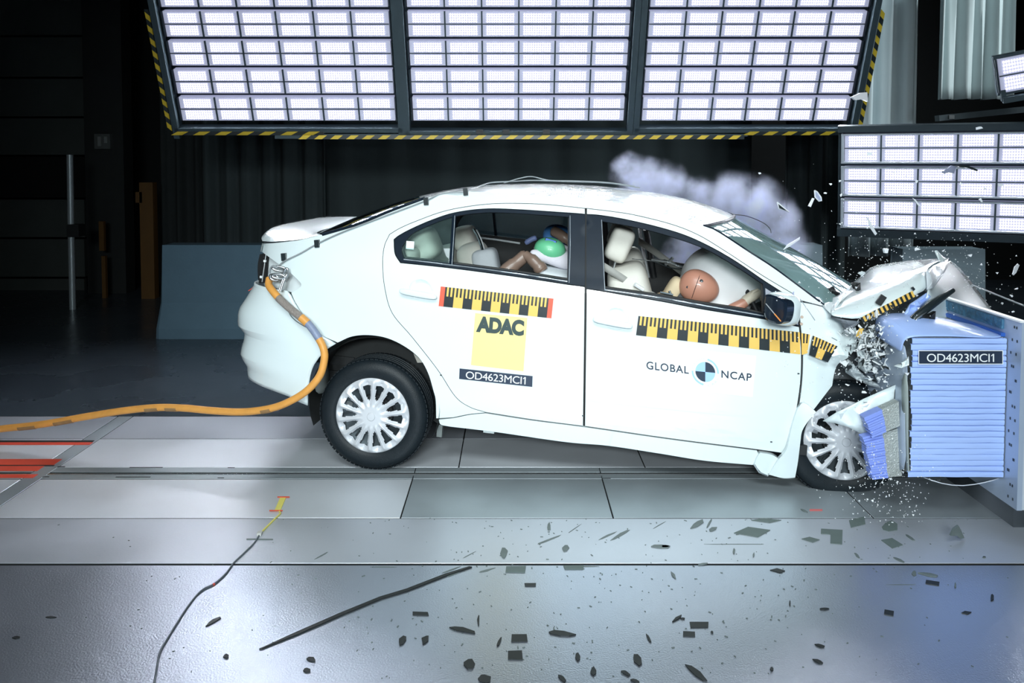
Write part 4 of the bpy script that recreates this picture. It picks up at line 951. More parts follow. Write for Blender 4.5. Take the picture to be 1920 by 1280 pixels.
# dark bumper bar with lamp lens pushed over the barrier top
A_, B_ = loc(P(1712, 604, 3.86)), loc(P(1788, 546, 4.05))
tube('grille_bar', [loc(P(1708, 612, 3.84)), loc(P(1713, 598, 3.84)), loc(P(1745, 572, 3.9)), loc(P(1787, 544, 4.02))], [0.016, 0.020, 0.022, 0.012], ink, car, 8)
tube('grille_edge', [loc(P(1712, 608, 3.82)), loc(P(1718, 598, 3.82)), loc(P(1745, 578, 3.88)), loc(P(1762, 566, 3.93))], 0.005, steel, car, 6)
psheet('fog_lamp', [(1712, 607, 3.84), (1722, 596, 3.84), (1752, 583, 3.86), (1750, 596, 3.86), (1735, 612, 3.84), (1720, 614, 3.83)], dark, car, 0.01, 16, 6, 0.02)
psheet('blue_torn_skin', [(1690, 595, 3.9), (1706, 570, 3.95), (1738, 548, 4.0), (1745, 556, 4.0), (1722, 580, 3.95), (1700, 606, 3.88), (1682, 612, 3.9)], blue, car, 0.015, 17, 7)
psheet('front_bumper', [(1543, 789, 3.90), (1570, 772, 3.88), (1620, 747, 3.86), (1679, 721, 3.84), (1684, 738, 3.84), (1672, 756, 3.83), (1640, 772, 3.84), (1624, 783, 3.85), (1628, 800, 3.85), (1632, 814, 3.86), (1612, 811, 3.87), (1590, 800, 3.88), (1566, 793, 3.90)], paint, car, 0.003, 18, 10, 0.004)
psheet('bumper_tip', [(1679, 721, 3.84), (1686, 727, 3.84), (1688, 750, 3.82), (1676, 754, 3.83)], dark, car, 0.003, 19, 6, 0.004)
psheet('hanging_shard', [(1676, 686, 3.68), (1690, 680, 3.68), (1704, 668, 3.68), (1704, 684, 3.68), (1690, 690, 3.68)], paint, car, 0.01, 20, 6)
# --- mirror
mc = C(1461, 579, -0.11)
RM = rot_z(math.radians(38))
mir = sup('door_mirror', mc + np.array([0.022, 0.03, -0.002]), (0.062, 0.085, 0.080), paint, car, 0.55, 0.6, RM)
gv = np.array([-math.cos(math.radians(38)), -math.sin(math.radians(38)), 0]); ux = np.array([math.sin(math.radians(38)), -math.cos(math.radians(38)), 0])
face = cat([(1434, 560), (1437, 552), (1452, 554), (1470, 563), (1476, 573), (1473, 596), (1464, 607), (1448, 605), (1436, 598), (1432, 580)], 5, True)
fc = mc + np.array([0, 0, 0])
def on_plane(px, py, p0, n):
    d = CR.T @ ray(px, py); t = np.dot(p0 - OL, n) / np.dot(d, n); return OL + d * t
p0 = mc + gv * 0.045
ringf = [on_plane(a, b, p0, gv) for a, b in face]; n = len(ringf); ce = sum(ringf) / n
V = [p for p in ringf] + [p - gv * 0.05 for p in ringf] + [ce + (p - ce) * 0.86 + gv * 0.004 for p in ringf]
mk('mirror_glass', V, [tuple(range(2 * n, 3 * n))] + [(2 * n + i, 2 * n + (i + 1) % n, (i + 1) % n, i) for i in range(n)] + [(i, (i + 1) % n, n + (i + 1) % n, n + i) for i in range(n)], mat('mirror_dark', (0.012, 0.022, 0.04), 0.12, 0.2, 0.6, var=0.2), mir, True, 40)
fixn(bpy.data.objects[mir.children[0].name])
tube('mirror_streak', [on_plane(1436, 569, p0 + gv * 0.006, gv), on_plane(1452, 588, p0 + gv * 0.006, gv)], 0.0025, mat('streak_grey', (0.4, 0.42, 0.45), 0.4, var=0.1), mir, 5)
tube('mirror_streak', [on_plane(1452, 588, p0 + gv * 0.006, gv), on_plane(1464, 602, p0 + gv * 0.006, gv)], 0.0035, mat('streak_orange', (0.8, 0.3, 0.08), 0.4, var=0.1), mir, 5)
tube('mirror_stalk', [mc + np.array([0.02, 0.03, -0.03]), S3(1478, 600, -0.01)], 0.028, black_trim, mir, 8)
sail = poly([[(1435, 540), (1470, 562), (1494, 580)], [(1494, 580), (1497, 609)], [(1497, 609), (1436, 594)], [(1436, 594), (1435, 540)]])
panel('sail_panel', sail, mat('sail_grey', (0.30, 0.32, 0.38), 0.25, 0.1, 0.3, var=0.08), fd, inset=0.001, rim=False)
for (px, py) in ((1503.5, 594), (1502.5, 607)): mk('hinge_bolt', *tubeg([S3(px, py, 0.004), S3(px, py, -0.01)], 0.008, 10), mat('bolt_tan', (0.55, 0.42, 0.34), 0.5, var=0.1), car)
tube('pillar_seam', [S3(1500, 560, 0.002), S3(1512, 577, 0.002), S3(1528, 600, 0.002)], 0.002, mat('seam_grey', (0.35, 0.38, 0.42), 0.5, var=0.1), car, 5)
# --- door handles
def handle(pl, pr, dish, door_o):
    a, b = S3(*pl, 0.018), S3(*pr, 0.018); d = b - a; ang = math.atan2(d[2], d[0])
    h_ = sup('door_handle', (a + b) / 2 - np.array([0, 0.008, 0]), (np.linalg.norm(d) / 2, 0.012, 0.017), paint, door_o, 0.6, 0.5, rot_y(-ang))
    c = S3(*dish, 0.0); V = []; F_ = []; n = 24                    # finger bowl
    for k, (rr, dy) in enumerate(((0.068, -0.0015), (0.062, -0.0045), (0.05, 0.003), (0.0, 0.012))):
        for j in range(n): q = 2 * math.pi * j / n; V.append(c + np.array([rr * math.cos(q), dy, rr * 0.95 * math.sin(q)]))
    F_ = [(k * n + j, k * n + (j + 1) % n, (k + 1) * n + (j + 1) % n, (k + 1) * n + j) for k in range(3) for j in range(n)]
    mk('handle_bowl', V, [f for f in F_], paint, door_o, True, 60)
    return h_
handle((751, 543), (821, 556), (790, 543), rd); hf = handle((1112, 596), (1186, 610), (1155, 597), fd)
mk('key_lock', *tubeg([S3(1118, 597, 0.034), S3(1118, 597, 0.02)], 0.007, 12), dark_steel, hf)
for (px, py) in ((827, 703), (1093, 779), (1446, 828), (1497, 700)): mk('dirt_speck', *boxg(S3(px, py, 0.002), (0.01, 0.003, 0.006)), ink, car)
# --- printed tapes and stickers on the body
def bilq(q, u, v): q = np.array(q, float); return (q[0] * (1 - u) + q[1] * u) * (1 - v) + (q[3] * (1 - u) + q[2] * u) * v
def sticker(name, q, m, out=0.002, n=8, parent=car, fn=None):
    fn = fn or (lambda a, b: S3(a, b, out)); V = [fn(*bilq(q, i / n, j / n)) for i in range(n + 1) for j in range(n + 1)]
    F_ = [(i * (n + 1) + j, i * (n + 1) + j + 1, (i + 1) * (n + 1) + j + 1, (i + 1) * (n + 1) + j) for i in range(n) for j in range(n)]
    o = mk(name, V, F_, m, parent); s = o.modifiers.new('Solidify', 'SOLIDIFY'); s.thickness = 0.0008; return o
grey_t = mat('tape_grey', (0.25, 0.24, 0.27), 0.4, var=0.1, scale=30)
def tape(name, q, ncell, parent=car, fn=None, ends=0.0, out=0.0025, first_black=True, ticks=True, skip_black_from=None, label=None):
    fn = fn or (lambda a, b: S3(a, b, out)); b = MB()
    def quad(u0, u1, v0, v1, mi):
        k = 2; V = [fn(*bilq(q, u0 + (u1 - u0) * i / k, v0 + (v1 - v0) * j / k)) for i in range(k + 1) for j in range(k + 1)]
        b.add((V, [(i * (k + 1) + j, i * (k + 1) + j + 1, (i + 1) * (k + 1) + j + 1, (i + 1) * (k + 1) + j) for i in range(k) for j in range(k)]), mi)
    if ends: quad(0, ends, 0, 1, 2); quad(1 - ends, 1, 0, 1, 2)
    cw_ = (1 - 2 * ends) / ncell
    for c in range(ncell):
        u = ends + c * cw_; blk = (c % 2 == 0) == first_black
        if ticks:
            for t in range(5): quad(u + cw_ * t / 5, u + cw_ * (t + 1) / 5, 0, 0.47, 1 if ((t % 2 == 0) == blk) else 0)
            quad(u, u + cw_, 0.47, 1, 1 if blk else 0)
        else: quad(u, u + cw_, 0, 1, 1 if blk else 0)
    o = b.build(name, yellow, parent, slots=[yellow, ink, red]); s = o.modifiers.new('Solidify', 'SOLIDIFY'); s.thickness = 0.0008
    if label: o['label'] = label
    return o
tape('ruler_tape', [(826.5, 536.6), (1038, 559.5), (1034, 596.4), (822.5, 573.5)], 11, ends=0.042, label='yellow and black ruler tape with red ends')
tape('ruler_tape', [(1197, 592), (1499.5, 622.5), (1500.5, 664), (1192.5, 628)], 16, label='long yellow and black ruler tape on the front door')
tape('ruler_tape', [(1501.5, 623), (1518, 626), (1513, 661), (1502.5, 664)], 1, first_black=False, fn=lambda a, b: S3(a, b, 0.012))
tape('ruler_tape', [(1521, 626), (1567, 646), (1549, 676), (1514, 662)], 3, fn=lambda a, b: S3(a, b, 0.035))
tape('hood_tape', [(1613, 596), (1711, 545), (1716, 556), (1618, 605)], 24, fn=lambda a, b: loc(P(a, b, 3.945)), ticks=False, label='striped tape along the bonnet edge')
mk('tape_scrap', *boxg(loc(P(1612, 623, 3.93)), (0.02, 0.003, 0.05), rot_y(0.3)), yellow, car)
def text_mesh(txt, bold=0.0, space=1.0):
    cu = bpy.data.curves.new('t', 'FONT'); cu.body = txt; cu.size = 1; cu.offset = bold; cu.space_character = space; cu.resolution_u = 5
    o = bpy.data.objects.new('t', cu); COL.objects.link(o); dg = bpy.context.evaluated_depsgraph_get(); me = o.evaluated_get(dg).to_mesh()
    V = np.array([v.co[:] for v in me.vertices]); F_ = [tuple(p.vertices) for p in me.polygons]
    o.evaluated_get(dg).to_mesh_clear(); bpy.data.objects.remove(o); bpy.data.curves.remove(cu); return V, F_
def lettering(name, txt, q, m, parent, out=0.0035, bold=0.0, fn=None, space=1.0, th=0.0006):
    V, F_ = text_mesh(txt, bold, space)
    if txt.endswith('1'):                          # the plate's figure one has a flag
        h = V[:, 1].max(); xm = V[:, 0].max() - 0.085; n0 = len(V); V = np.vstack([V, [(xm, h, 0), (xm, h - 0.10, 0), (xm - 0.14, h - 0.23, 0), (xm - 0.14, h - 0.14, 0)]]); F_ = F_ + [(n0, n0 + 1, n0 + 2, n0 + 3)[::-1]]
    lo, hi = V.min(0), V.max(0); fn = fn or (lambda a, b: S3(a, b, out))
    W = [fn(*bilq(q, (v[0] - lo[0]) / (hi[0] - lo[0]), 1 - (v[1] - lo[1]) / (hi[1] - lo[1]))) for v in V]
    o = mk(name, W, F_, m, parent); s = o.modifiers.new('Solidify', 'SOLIDIFY'); s.thickness = th; return o
gink = mat('letter_green_black', (0.035, 0.062, 0.062), 0.45, var=0.05); nink = mat('letter_navy', (0.012, 0.028, 0.055), 0.4, var=0.05)
st1 = sticker('yellow_sticker', [(891, 586.6), (989, 595.6), (981.6, 695.7), (883, 684)], yellow_pale); st1['label'] = 'square yellow sticker with four bold dark letters'
lettering('sticker_lettering', 'ADAC', [(895.2, 591.6), (983.5, 599.8), (982, 630), (892.5, 622)], gink, st1, bold=0.06, space=0.95)
st2 = sticker('number_plate', [(861.8, 690.4), (998.8, 704.7), (998, 725), (861, 710)], navy); st2['label'] = 'dark plate with a white test code'
lettering('plate_lettering', 'OD4623MCI1', [(874, 695.4), (986, 706.4), (985.3, 720.4), (873.4, 709)], white_ink, st2, bold=0.0, space=0.95)
st3 = sticker('sponsor_sticker', [(1207, 645), (1418, 667), (1411, 744), (1202, 722)], mat('sticker_white', (0.86, 0.90, 0.91), 0.4, var=0.01), out=0.0012); st3['label'] = 'white sticker with navy words and a quartered blue roundel'
lettering('sticker_lettering', 'GLOBAL', [(1212, 676.5), (1291.5, 686.5), (1291.5, 700.5), (1212, 691.5)], nink, st3, bold=0.012, space=1.12)
lettering('sticker_lettering', 'NCAP', [(1352.5, 693.5), (1409.5, 700), (1408.5, 714.5), (1352.5, 707.5)], nink, st3, bold=0.012, space=1.12)
lb = mat('roundel_light_blue', (0.36, 0.58, 0.90), 0.4, var=0.03)
cx_, cy_ = 1322.3, 696.7
def arc(name, r0, r1, a0, a1, m, out=0.0035, n=14):
    V = []; 
    for i in range(n + 1):
        a = math.radians(a0 + (a1 - a0) * i / n)
        for r in (r0, r1): V.append(S3(cx_ + r * math.cos(a), cy_ + r * math.sin(a) + 0.10 * r * math.cos(a), out))
    o = mk(name, V, [(2 * i, 2 * i + 1, 2 * i + 3, 2 * i + 2) for i in range(n)], m, st3); s = o.modifiers.new('Solidify', 'SOLIDIFY'); s.thickness = 0.0006; return o
for k, m in ((0, lb), (1, nink), (2, lb), (3, nink)): arc('roundel_quarter', 0.3, 18.6, 90 * k, 90 * k + 90, m) 
arc('roundel_arc', 22.3, 25.6, -80, 2, lb); arc('roundel_arc', 22.3, 25.6, 98, 180, lb)
def arc_text(txt, a0, a1, r_in, r_out, flip=False):
    V, F_ = text_mesh(txt, 0.0, 1.3); lo, hi = V.min(0), V.max(0); W = []
    for v in V:
        u = (v[0] - lo[0]) / (hi[0] - lo[0]); t = (v[1] - lo[1]) / (hi[1] - lo[1]); a = math.radians(a0 + (a1 - a0) * u); r = r_in + (r_out - r_in) * t
        W.append(S3(cx_ + r * math.cos(a), cy_ + r * math.sin(a) + 0.10 * r * math.cos(a), 0.0035))
    mk('roundel_lettering', W, F_, mat('letter_pale', (0.55, 0.60, 0.64), 0.5, var=0.03), st3)
arc_text('FOR SAFER', 190, 268, 22.3, 26.0); arc_text('CARS', 80, 22, 27.5, 23.5)
# barrier plate
bfn = lambda a, b: P(a, b, YB - 0.012) - bo
def bs(name, q, m, parent, dy): return sticker(name, q, m, parent=parent, n=2, fn=lambda a, b: P(a, b, YB - dy) - bo)
bs('plate_border', [(1722, 656.5), (1881, 656.5), (1881, 683), (1722, 683)], white_ink, bar, 0.010)
npl = bs('number_plate', [(1723.5, 658), (1879.5, 658), (1879.5, 681.5), (1723.5, 681.5)], navy, bar, 0.012); npl['label'] = 'dark plate with a white test code'
lettering('plate_lettering', 'OD4623MCI1', [(1738, 663), (1864, 663), (1864, 678.5), (1738, 678.5)], white_ink, npl, fn=lambda a, b: P(a, b, YB - 0.014) - bo, bold=0.0, space=0.95)

# ================================================================== interior
def seat_set(hr, hs, rot, back_c, back_s, back_rot, name, m=seatm):
    s_ = empty(name, back_c, None, car); o_ = np.array(back_c)
    sup('headrest', np.array(hr) - o_, hs, m, s_, 0.45, 0.5, rot_y(rot)); sup('backrest', (0, 0, 0), back_s, m, s_, 0.35, 0.45, rot_y(back_rot))
    for q in (-0.06, 0.06): tube('headrest_post', [np.array(hr) - o_ + np.array([-0.01, q, -0.06]), np.array(hr) - o_ + np.array([-0.03, q, -0.16])], 0.006, steel, s_, 6)
    return s_
for yl, hrp, bkp in ((0.48, (1162, 457), (1196, 616)), (1.25, None, None)):
    if hrp: h0 = C(*hrp, yl); b0 = C(*bkp, yl)
    else: h0 = np.array([h0[0], yl, h0[2]]); b0 = np.array([b0[0], yl, b0[2]])
    fs = seat_set(h0, (0.068, 0.125, 0.102), 0.33, b0, (0.125, 0.255, 0.385), -0.28, 'front_seat')
    sup('seat_cushion', np.array([0.32, 0, -0.30]), (0.27, 0.26, 0.085), seatm, fs, 0.4, 0.4, rot_y(-0.1))
    sup('side_bolster', np.array([0.05, -0.2, -0.05]), (0.09, 0.05, 0.28), seatm, fs, 0.6, 0.7, rot_y(-0.28))
hn = C(797, 459, 0.42); hf_ = C(872, 446, 1.22)
rear_b = np.array([hn[0] + 0.02, CW / 2, hn[2] - 0.42])
rs = empty('rear_bench', rear_b, None, car)
sup('backrest', (0, 0, 0), (0.10, 0.62, 0.34), seatm, rs, 0.3, 0.3, rot_y(-0.32)); sup('seat_cushion', (0.36, 0, -0.22), (0.30, 0.64, 0.09), seatm, rs, 0.3, 0.3)
sup('headrest', hn - rear_b, (0.085, 0.14, 0.095), seatm, rs, 0.55, 0.6, rot_y(-0.45)); sup('headrest', hf_ - rear_b, (0.075, 0.13, 0.085), seatm, rs, 0.55, 0.6, rot_y(-0.25))
sup('shoulder_bolster', C(770, 483, 0.25) - rear_b, (0.05, 0.08, 0.06), seatm, rs, 0.6, 0.7)
sup('seat_wing', C(890, 490, 1.05) - rear_b, (0.10, 0.16, 0.13), seatm, rs, 0.6, 0.6, rot_y(-0.3))
sup('armrest', C(912, 494, 0.95) - rear_b, (0.085, 0.09, 0.10), bolster, rs, 0.45, 0.5, rot_y(-0.25))
tube('belt_strap', [p - rear_b for p in cat([C(888, 430, 1.1), C(898, 448, 1.0), C(905, 470, 0.9)], 5)], 0.010, ink, rs, 6)
tube('belt_strap', [p - rear_b for p in cat([C(893, 432, 1.1), C(902, 452, 1.02), C(908, 472, 0.92)], 5)], 0.010, white_ink, rs, 6)
sup('parcel_shelf', np.array([-0.18, CW / 2, hn[2] - 0.15]), (0.22, 0.58, 0.03), mat('shelf_grey', (0.24, 0.30, 0.29), 0.8, var=0.1), car, 0.3, 0.3)
# front belts and far pillar
def strap(name, pts, wd, m, parent, up=(0, 0, 1)):
    p = cat(pts, 8); V = []; up = np.array(up, float)
    for q in p: V += [q + up * wd / 2, q - up * wd / 2]
    o = mk(name, V, [(2 * i, 2 * i + 1, 2 * i + 3, 2 * i + 2) for i in range(len(p) - 1)], m, parent, True, 80); s = o.modifiers.new('Solidify', 'SOLIDIFY'); s.thickness = 0.002; return o
strap('seat_belt', [C(1197, 452, 1.3), C(1225, 470, 1.25), C(1255, 492, 1.2), C(1285, 515, 1.1)], 0.05, beltm, car)
strap('seat_belt', [C(1133, 500, 0.22), C(1165, 520, 0.24), C(1195, 540, 0.28), C(1235, 560, 0.34)], 0.045, beltm, car)
mk('belt_sensor', *tubeg([C(1190, 533, 0.2), C(1206, 543, 0.22)], 0.012, 8), white_ink, car)
tube('pillar_trim', [C(1199, 428, 1.62), C(1206, 470, 1.66), C(1216, 520, 1.68)], 0.012, mat('pillar_pale', (0.5, 0.53, 0.55), 0.5, var=0.1), car, 8)
tube('pillar_trim', [C(1211, 430, 1.62), C(1218, 470, 1.66), C(1226, 520, 1.68)], 0.022, dark, car, 8)
for k, (a, b) in enumerate((((1222, 487), (1252, 491)), ((1244, 488), (1268, 497)), ((1248, 496), (1262, 483)), ((1268, 498), (1290, 503)))):
    tube('sensor_rod', [C(*a, 0.95), C(*b, 0.92)], 0.010, steel, car, 8)
tube('sensor_wire', cat([C(1185, 485, 0.9), C(1225, 490, 0.9), C(1262, 503, 0.85), C(1300, 500, 0.8)], 6), 0.003, ink, car, 6)
# dash, steering wheel, airbag
sup('dashboard', C(1520, 640, 0.865), (0.24, 0.72, 0.16), mat('dash_grey', (0.10, 0.11, 0.12), 0.7, var=0.1), car, 0.4, 0.3)
swc = C(1415, 585, 0.5); RS = rot_y(math.radians(-28))
tube('steering_wheel', [swc + RS @ np.array([0, 0.18 * math.cos(a), 0.18 * math.sin(a)]) for a in np.linspace(0, 2 * math.pi, 40)], 0.014, dark, car, 8)
sup('steering_hub', swc + np.array([0.02, 0, 0]), (0.04, 0.07, 0.06), dark, car, 0.6, 0.6, RS)
V, F_ = superg((0, 0, 0), (0.235, 0.29, 0.225), 0.85, 0.9, 28, 40); V = np.array(V)
rr = np.linalg.norm(V / np.array([0.235, 0.29, 0.225]), axis=1); an = np.arctan2(V[:, 2], V[:, 1])
V *= (1 + 0.03 * np.sin(5 * an + 0.8) + 0.02 * np.sin(9 * an))[:, None]
bag = mk('airbag', V @ rot_y(0.35).T + C(1349, 537, 0.66), F_, bagm, car, True, 80); bag['label'] = 'inflated white driver airbag'
# curtain of the far front door region kept dark; wires on the roof
wm = mat('wire_grey', (0.30, 0.33, 0.35), 0.5, var=0.1)
def roofpt(px, py, Y, up=0.0): q = LP(px, py, Y); q[2] += up; return q
tube('roof_wire', cat([S3(519, 503, 0.015), S3(535, 489, 0.012), S3(565, 474, 0.012), S3(595, 457, 0.012), S3(640, 436, 0.014), S3(700, 413, 0.014), S3(798, 376, 0.014), S3(830, 362, 0.010), S3(872, 359, 0.012), roofpt(905, 347, 4.75), roofpt(922, 342, 4.85), roofpt(960, 340, 4.9), roofpt(1000, 338, 4.95), roofpt(1060, 340, 4.95), roofpt(1140, 343, 4.95), roofpt(1200, 352, 4.95)], 6), 0.0042, wm, car, 6)
tube('roof_wire', cat([roofpt(945, 343, 4.9), roofpt(975, 334, 4.85), roofpt(998, 331, 4.85), roofpt(1030, 338, 4.85), roofpt(1075, 339, 4.9), roofpt(1140, 342, 4.9), roofpt(1190, 349, 4.9)], 6), 0.0035, wm, car, 6)
tube('aerial_wire', cat([roofpt(1373, 402, 4.85), roofpt(1400, 405, 4.85), roofpt(1430, 417, 4.85), roofpt(1443, 428, 4.85), roofpt(1446, 437, 4.85)], 6), 0.0025, ink, car, 6)
for (px, py) in ((534, 481), (596, 456), (800, 377), (874, 359)): mk('cable_clip', *boxg(S3(px, py, 0.012), (0.026, 0.02, 0.042), rot_y(-0.15)), ink, car)

# ================================================================== crash test dummies
d1 = empty('crash_test_dummy', glob(C(1180, 700, 0.46))); tag(d1, 'tan headed crash dummy slumped into the white driver airbag', 'dummy'); d1.rotation_euler = (0, PIT, YAW)
o1 = C(1180, 700, 0.46); Lc = lambda px, py, yl: C(px, py, yl) - o1
J = {'pelvis': (Lc(1185, 705, 0.48), 0.13), 'waist': (Lc(1195, 650, 0.48), 0.12), 'chest': (Lc(1215, 600, 0.48), 0.13), 'top': (Lc(1238, 572, 0.47), 0.09), 'neck': (Lc(1262, 556, 0.44), 0.052), 'nape': (Lc(1283, 545, 0.40), 0.045),
     'shn': (Lc(1245, 590, 0.30), 0.065), 'eln': (Lc(1300, 640, 0.27), 0.047), 'wrn': (Lc(1372, 585, 0.36), 0.033),
     'shf': (Lc(1240, 580, 0.68), 0.065), 'elf': (Lc(1300, 630, 0.72), 0.047), 'wrf': (Lc(1375, 600, 0.68), 0.033),
     'hin': (Lc(1200, 715, 0.38), 0.10), 'knn': (Lc(1340, 690, 0.36), 0.07), 'ann': (Lc(1425, 780, 0.36), 0.045), 'ton': (Lc(1455, 778, 0.36), 0.035),
     'hif': (Lc(1200, 715, 0.58), 0.10), 'knf': (Lc(1340, 690, 0.60), 0.07), 'anf': (Lc(1425, 780, 0.60), 0.045), 'tof': (Lc(1455, 778, 0.60), 0.035)}
E_ = [('pelvis', 'waist'), ('waist', 'chest'), ('chest', 'top'), ('top', 'neck'), ('neck', 'nape'), ('top', 'shn'), ('shn', 'eln'), ('eln', 'wrn'), ('top', 'shf'), ('shf', 'elf'), ('elf', 'wrf'),
      ('pelvis', 'hin'), ('hin', 'knn'), ('knn', 'ann'), ('ann', 'ton'), ('pelvis', 'hif'), ('hif', 'knf'), ('knf', 'anf'), ('anf', 'tof')]
skin_body('body', J, E_, mat('dummy_suit', (0.55, 0.40, 0.26), 0.7, var=0.08), d1)
hc = Lc(1311, 538, 0.36)
V, F_ = superg((0, 0, 0), (0.112, 0.082, 0.094), 0.95, 0.95, 28, 40); V = np.array(V)
V[:, 2] *= 1 - 0.12 * np.clip(V[:, 0] / 0.112, -1, 1); V[:, 0] *= 1.0
fm = []
head = mk('head', V @ rot_y(0.25).T + hc, F_, flesh, d1, True, 80)
seam = [hc + rot_y(0.25) @ np.array([-0.018 - 0.012 * math.cos(a), -0.0828 * math.cos(a) * 0.985, 0.0945 * math.sin(a) * 0.99]) for a in np.linspace(-1.45, 1.45, 24)]
tube('head_seam', seam, 0.0016, dark, head, 5)
def onhead(px, py):
    d = CR.T @ ray(px, py); o_ = OL - (hc + o1); Ri = rot_y(0.25).T; d = Ri @ d; o_ = Ri @ o_; s = np.array([0.112, 0.082, 0.094]); dd, oo = d / s, o_ / s
    a, b, c = dd @ dd, 2 * dd @ oo, oo @ oo - 1; disc = max(0, b * b - 4 * a * c); t = (-b - math.sqrt(disc)) / (2 * a); return rot_y(0.25) @ (o_ + d * t) + hc
for (px, py, r_) in ((1315, 527, 0.0105), (1289, 538, 0.007), (1292, 514, 0.004)):
    p = onhead(px, py); mk('head_bolt', *tubeg([p + np.array([0, -0.0025, 0]), p + np.array([0, 0.01, 0])], r_, 12), ink, head)
p = onhead(1315.5, 527.5); mk('bolt_centre', *tubeg([p + np.array([0, -0.0045, 0]), p + np.array([0, 0.006, 0])], 0.0045, 10), steel, head)
sup('neck_shield', Lc(1262, 545, 0.42), (0.045, 0.07, 0.085), mat('neck_tan', (0.62, 0.50, 0.33), 0.7, var=0.1), d1, 0.6, 0.7, rot_y(0.45))
b = MB()
for k in range(4): b.add(tubeg([Lc(1270 + k * 5, 552 + k * 2, 0.36), Lc(1270 + k * 5, 552 + k * 2, 0.47)], 0.032, 12))
b.build('neck_disc', dark, d1, True)
for (a, bq) in (((1238, 548), (1262, 553)), ((1240, 556), (1266, 560)), ((1255, 545), (1262, 562))): tube('sensor_cable', [Lc(*a, 0.34), Lc(*bq, 0.33)], 0.007, dark_steel, d1, 6)
# forearm, sleeve and hand at the airbag's right edge
tube('forearm', [Lc(1352, 600, 0.33), Lc(1375, 580, 0.33), Lc(1398, 566, 0.34)], [0.036, 0.036, 0.027], flesh, d1, 12)
V, F_ = tubeg([Lc(1393, 570, 0.34), Lc(1400, 562, 0.345), Lc(1414, 553, 0.35), Lc(1425, 548, 0.36)], [0.026, 0.028, 0.030, 0.022], 12); mk('hand', V, F_, mat('hand_cream', (0.68, 0.62, 0.50), 0.6, var=0.06), d1, True)
hd_ = d1.children[-1]
for k in range(4): tube('finger', [Lc(1418 + k * 3, 549 + k * 4, 0.35), Lc(1428 + k * 2, 546 + k * 5, 0.36), Lc(1434 + k, 552 + k * 5, 0.38)], [0.009, 0.0085, 0.007], MATS['hand_cream'], hd_, 8)
tube('thumb', [Lc(1406, 556, 0.335), Lc(1413, 547, 0.33), Lc(1421, 543, 0.34)], [0.010, 0.0095, 0.008], MATS['hand_cream'], hd_, 8)
tube('wrist_strap', [Lc(1394, 562, 0.325), Lc(1398, 566, 0.318), Lc(1401, 571, 0.325)], 0.004, ink, hd_, 5)
# child dummies on the rear bench, in rearward seats
d2 = empty('child_dummy', glob(C(1050, 520, 0.5)), (0, PIT, YAW)); tag(d2, 'child dummy with a green painted head near the rear window', 'dummy')
o2 = C(1050, 520, 0.5); Ld = lambda px, py, yl: C(px, py, yl) - o2
J = {'pelvis': (Ld(1055, 492, 0.50), 0.06), 'waist': (Ld(1085, 490, 0.50), 0.07), 'chest': (Ld(1118, 478, 0.50), 0.075),
     'hn': (Ld(1045, 488, 0.42), 0.042), 'kn': (Ld(992, 474, 0.40), 0.030), 'hf': (Ld(1040, 478, 0.60), 0.042), 'kf': (Ld(1000, 462, 0.62), 0.030), 'shf': (Ld(1110, 465, 0.64), 0.035), 'el': (Ld(1065, 450, 0.66), 0.030)}
skin_body('suit', J, [('pelvis', 'waist'), ('waist', 'chest'), ('pelvis', 'hn'), ('hn', 'kn'), ('pelvis', 'hf'), ('hf', 'kf'), ('chest', 'shf'), ('shf', 'el')], shirt, d2)
gh = sup('head', Ld(1031, 468, 0.46), (0.094, 0.085, 0.072), mat('head_green_paint', (0.13, 0.50, 0.27), 0.4, 0, 0.15, var=0.06), d2, 0.95, 0.95, rot_y(0.1)); gh['label'] = 'green painted head'
mk('blue_label', *boxg(Ld(1031, 455.5, 0.405), (0.062, 0.004, 0.044), rot_x(-0.5) @ rot_y(0.25)), mat('label_blue', (0.09, 0.22, 0.66), 0.4, var=0.1), gh); mk('label_edge', *boxg(Ld(1031, 455.5, 0.408), (0.070, 0.004, 0.050), rot_x(-0.5) @ rot_y(0.25)), ink, gh)
tube('lower_leg', cat([Ld(988, 476, 0.39), Ld(972, 490, 0.37), Ld(955, 503, 0.35), Ld(938, 516, 0.33)], 4), [0.028] + [0.038] * 5 + [0.043] * 4 + [0.040] * 3, brown, d2, 14)
tube('foot', cat([Ld(985, 478, 0.37), Ld(997, 486, 0.35), Ld(1008, 497, 0.34), Ld(1015, 505, 0.34), Ld(1017, 508, 0.34)], 4), [0.028] * 4 + [0.035] * 5 + [0.041] * 4 + [0.036] * 3 + [0.014], brown, d2, 14)
sup('child_seat', Ld(1050, 517, 0.48), (0.14, 0.19, 0.05), bolster, d2, 0.6, 0.6, rot_y(0.12))
d3 = empty('child_dummy', glob(C(1050, 520, 1.15)), (0, PIT, YAW)); tag(d3, 'child dummy with a blue painted head on the far side', 'dummy')
o3 = C(1050, 520, 1.15); Le = lambda px, py, yl: C(px, py, yl) - o3
J = {'pelvis': (Le(1050, 500, 1.15), 0.08), 'waist': (Le(1075, 490, 1.15), 0.08), 'chest': (Le(1095, 470, 1.15), 0.08), 'sh': (Le(1085, 462, 1.0), 0.035), 'el': (Le(1040, 470, 1.0), 0.03), 'kn': (Le(1010, 480, 1.05), 0.04), 'kf': (Le(1010, 480, 1.25), 0.04)}
skin_body('suit', J, [('pelvis', 'waist'), ('waist', 'chest'), ('chest', 'sh'), ('sh', 'el'), ('pelvis', 'kn'), ('pelvis', 'kf')], shirt, d3)
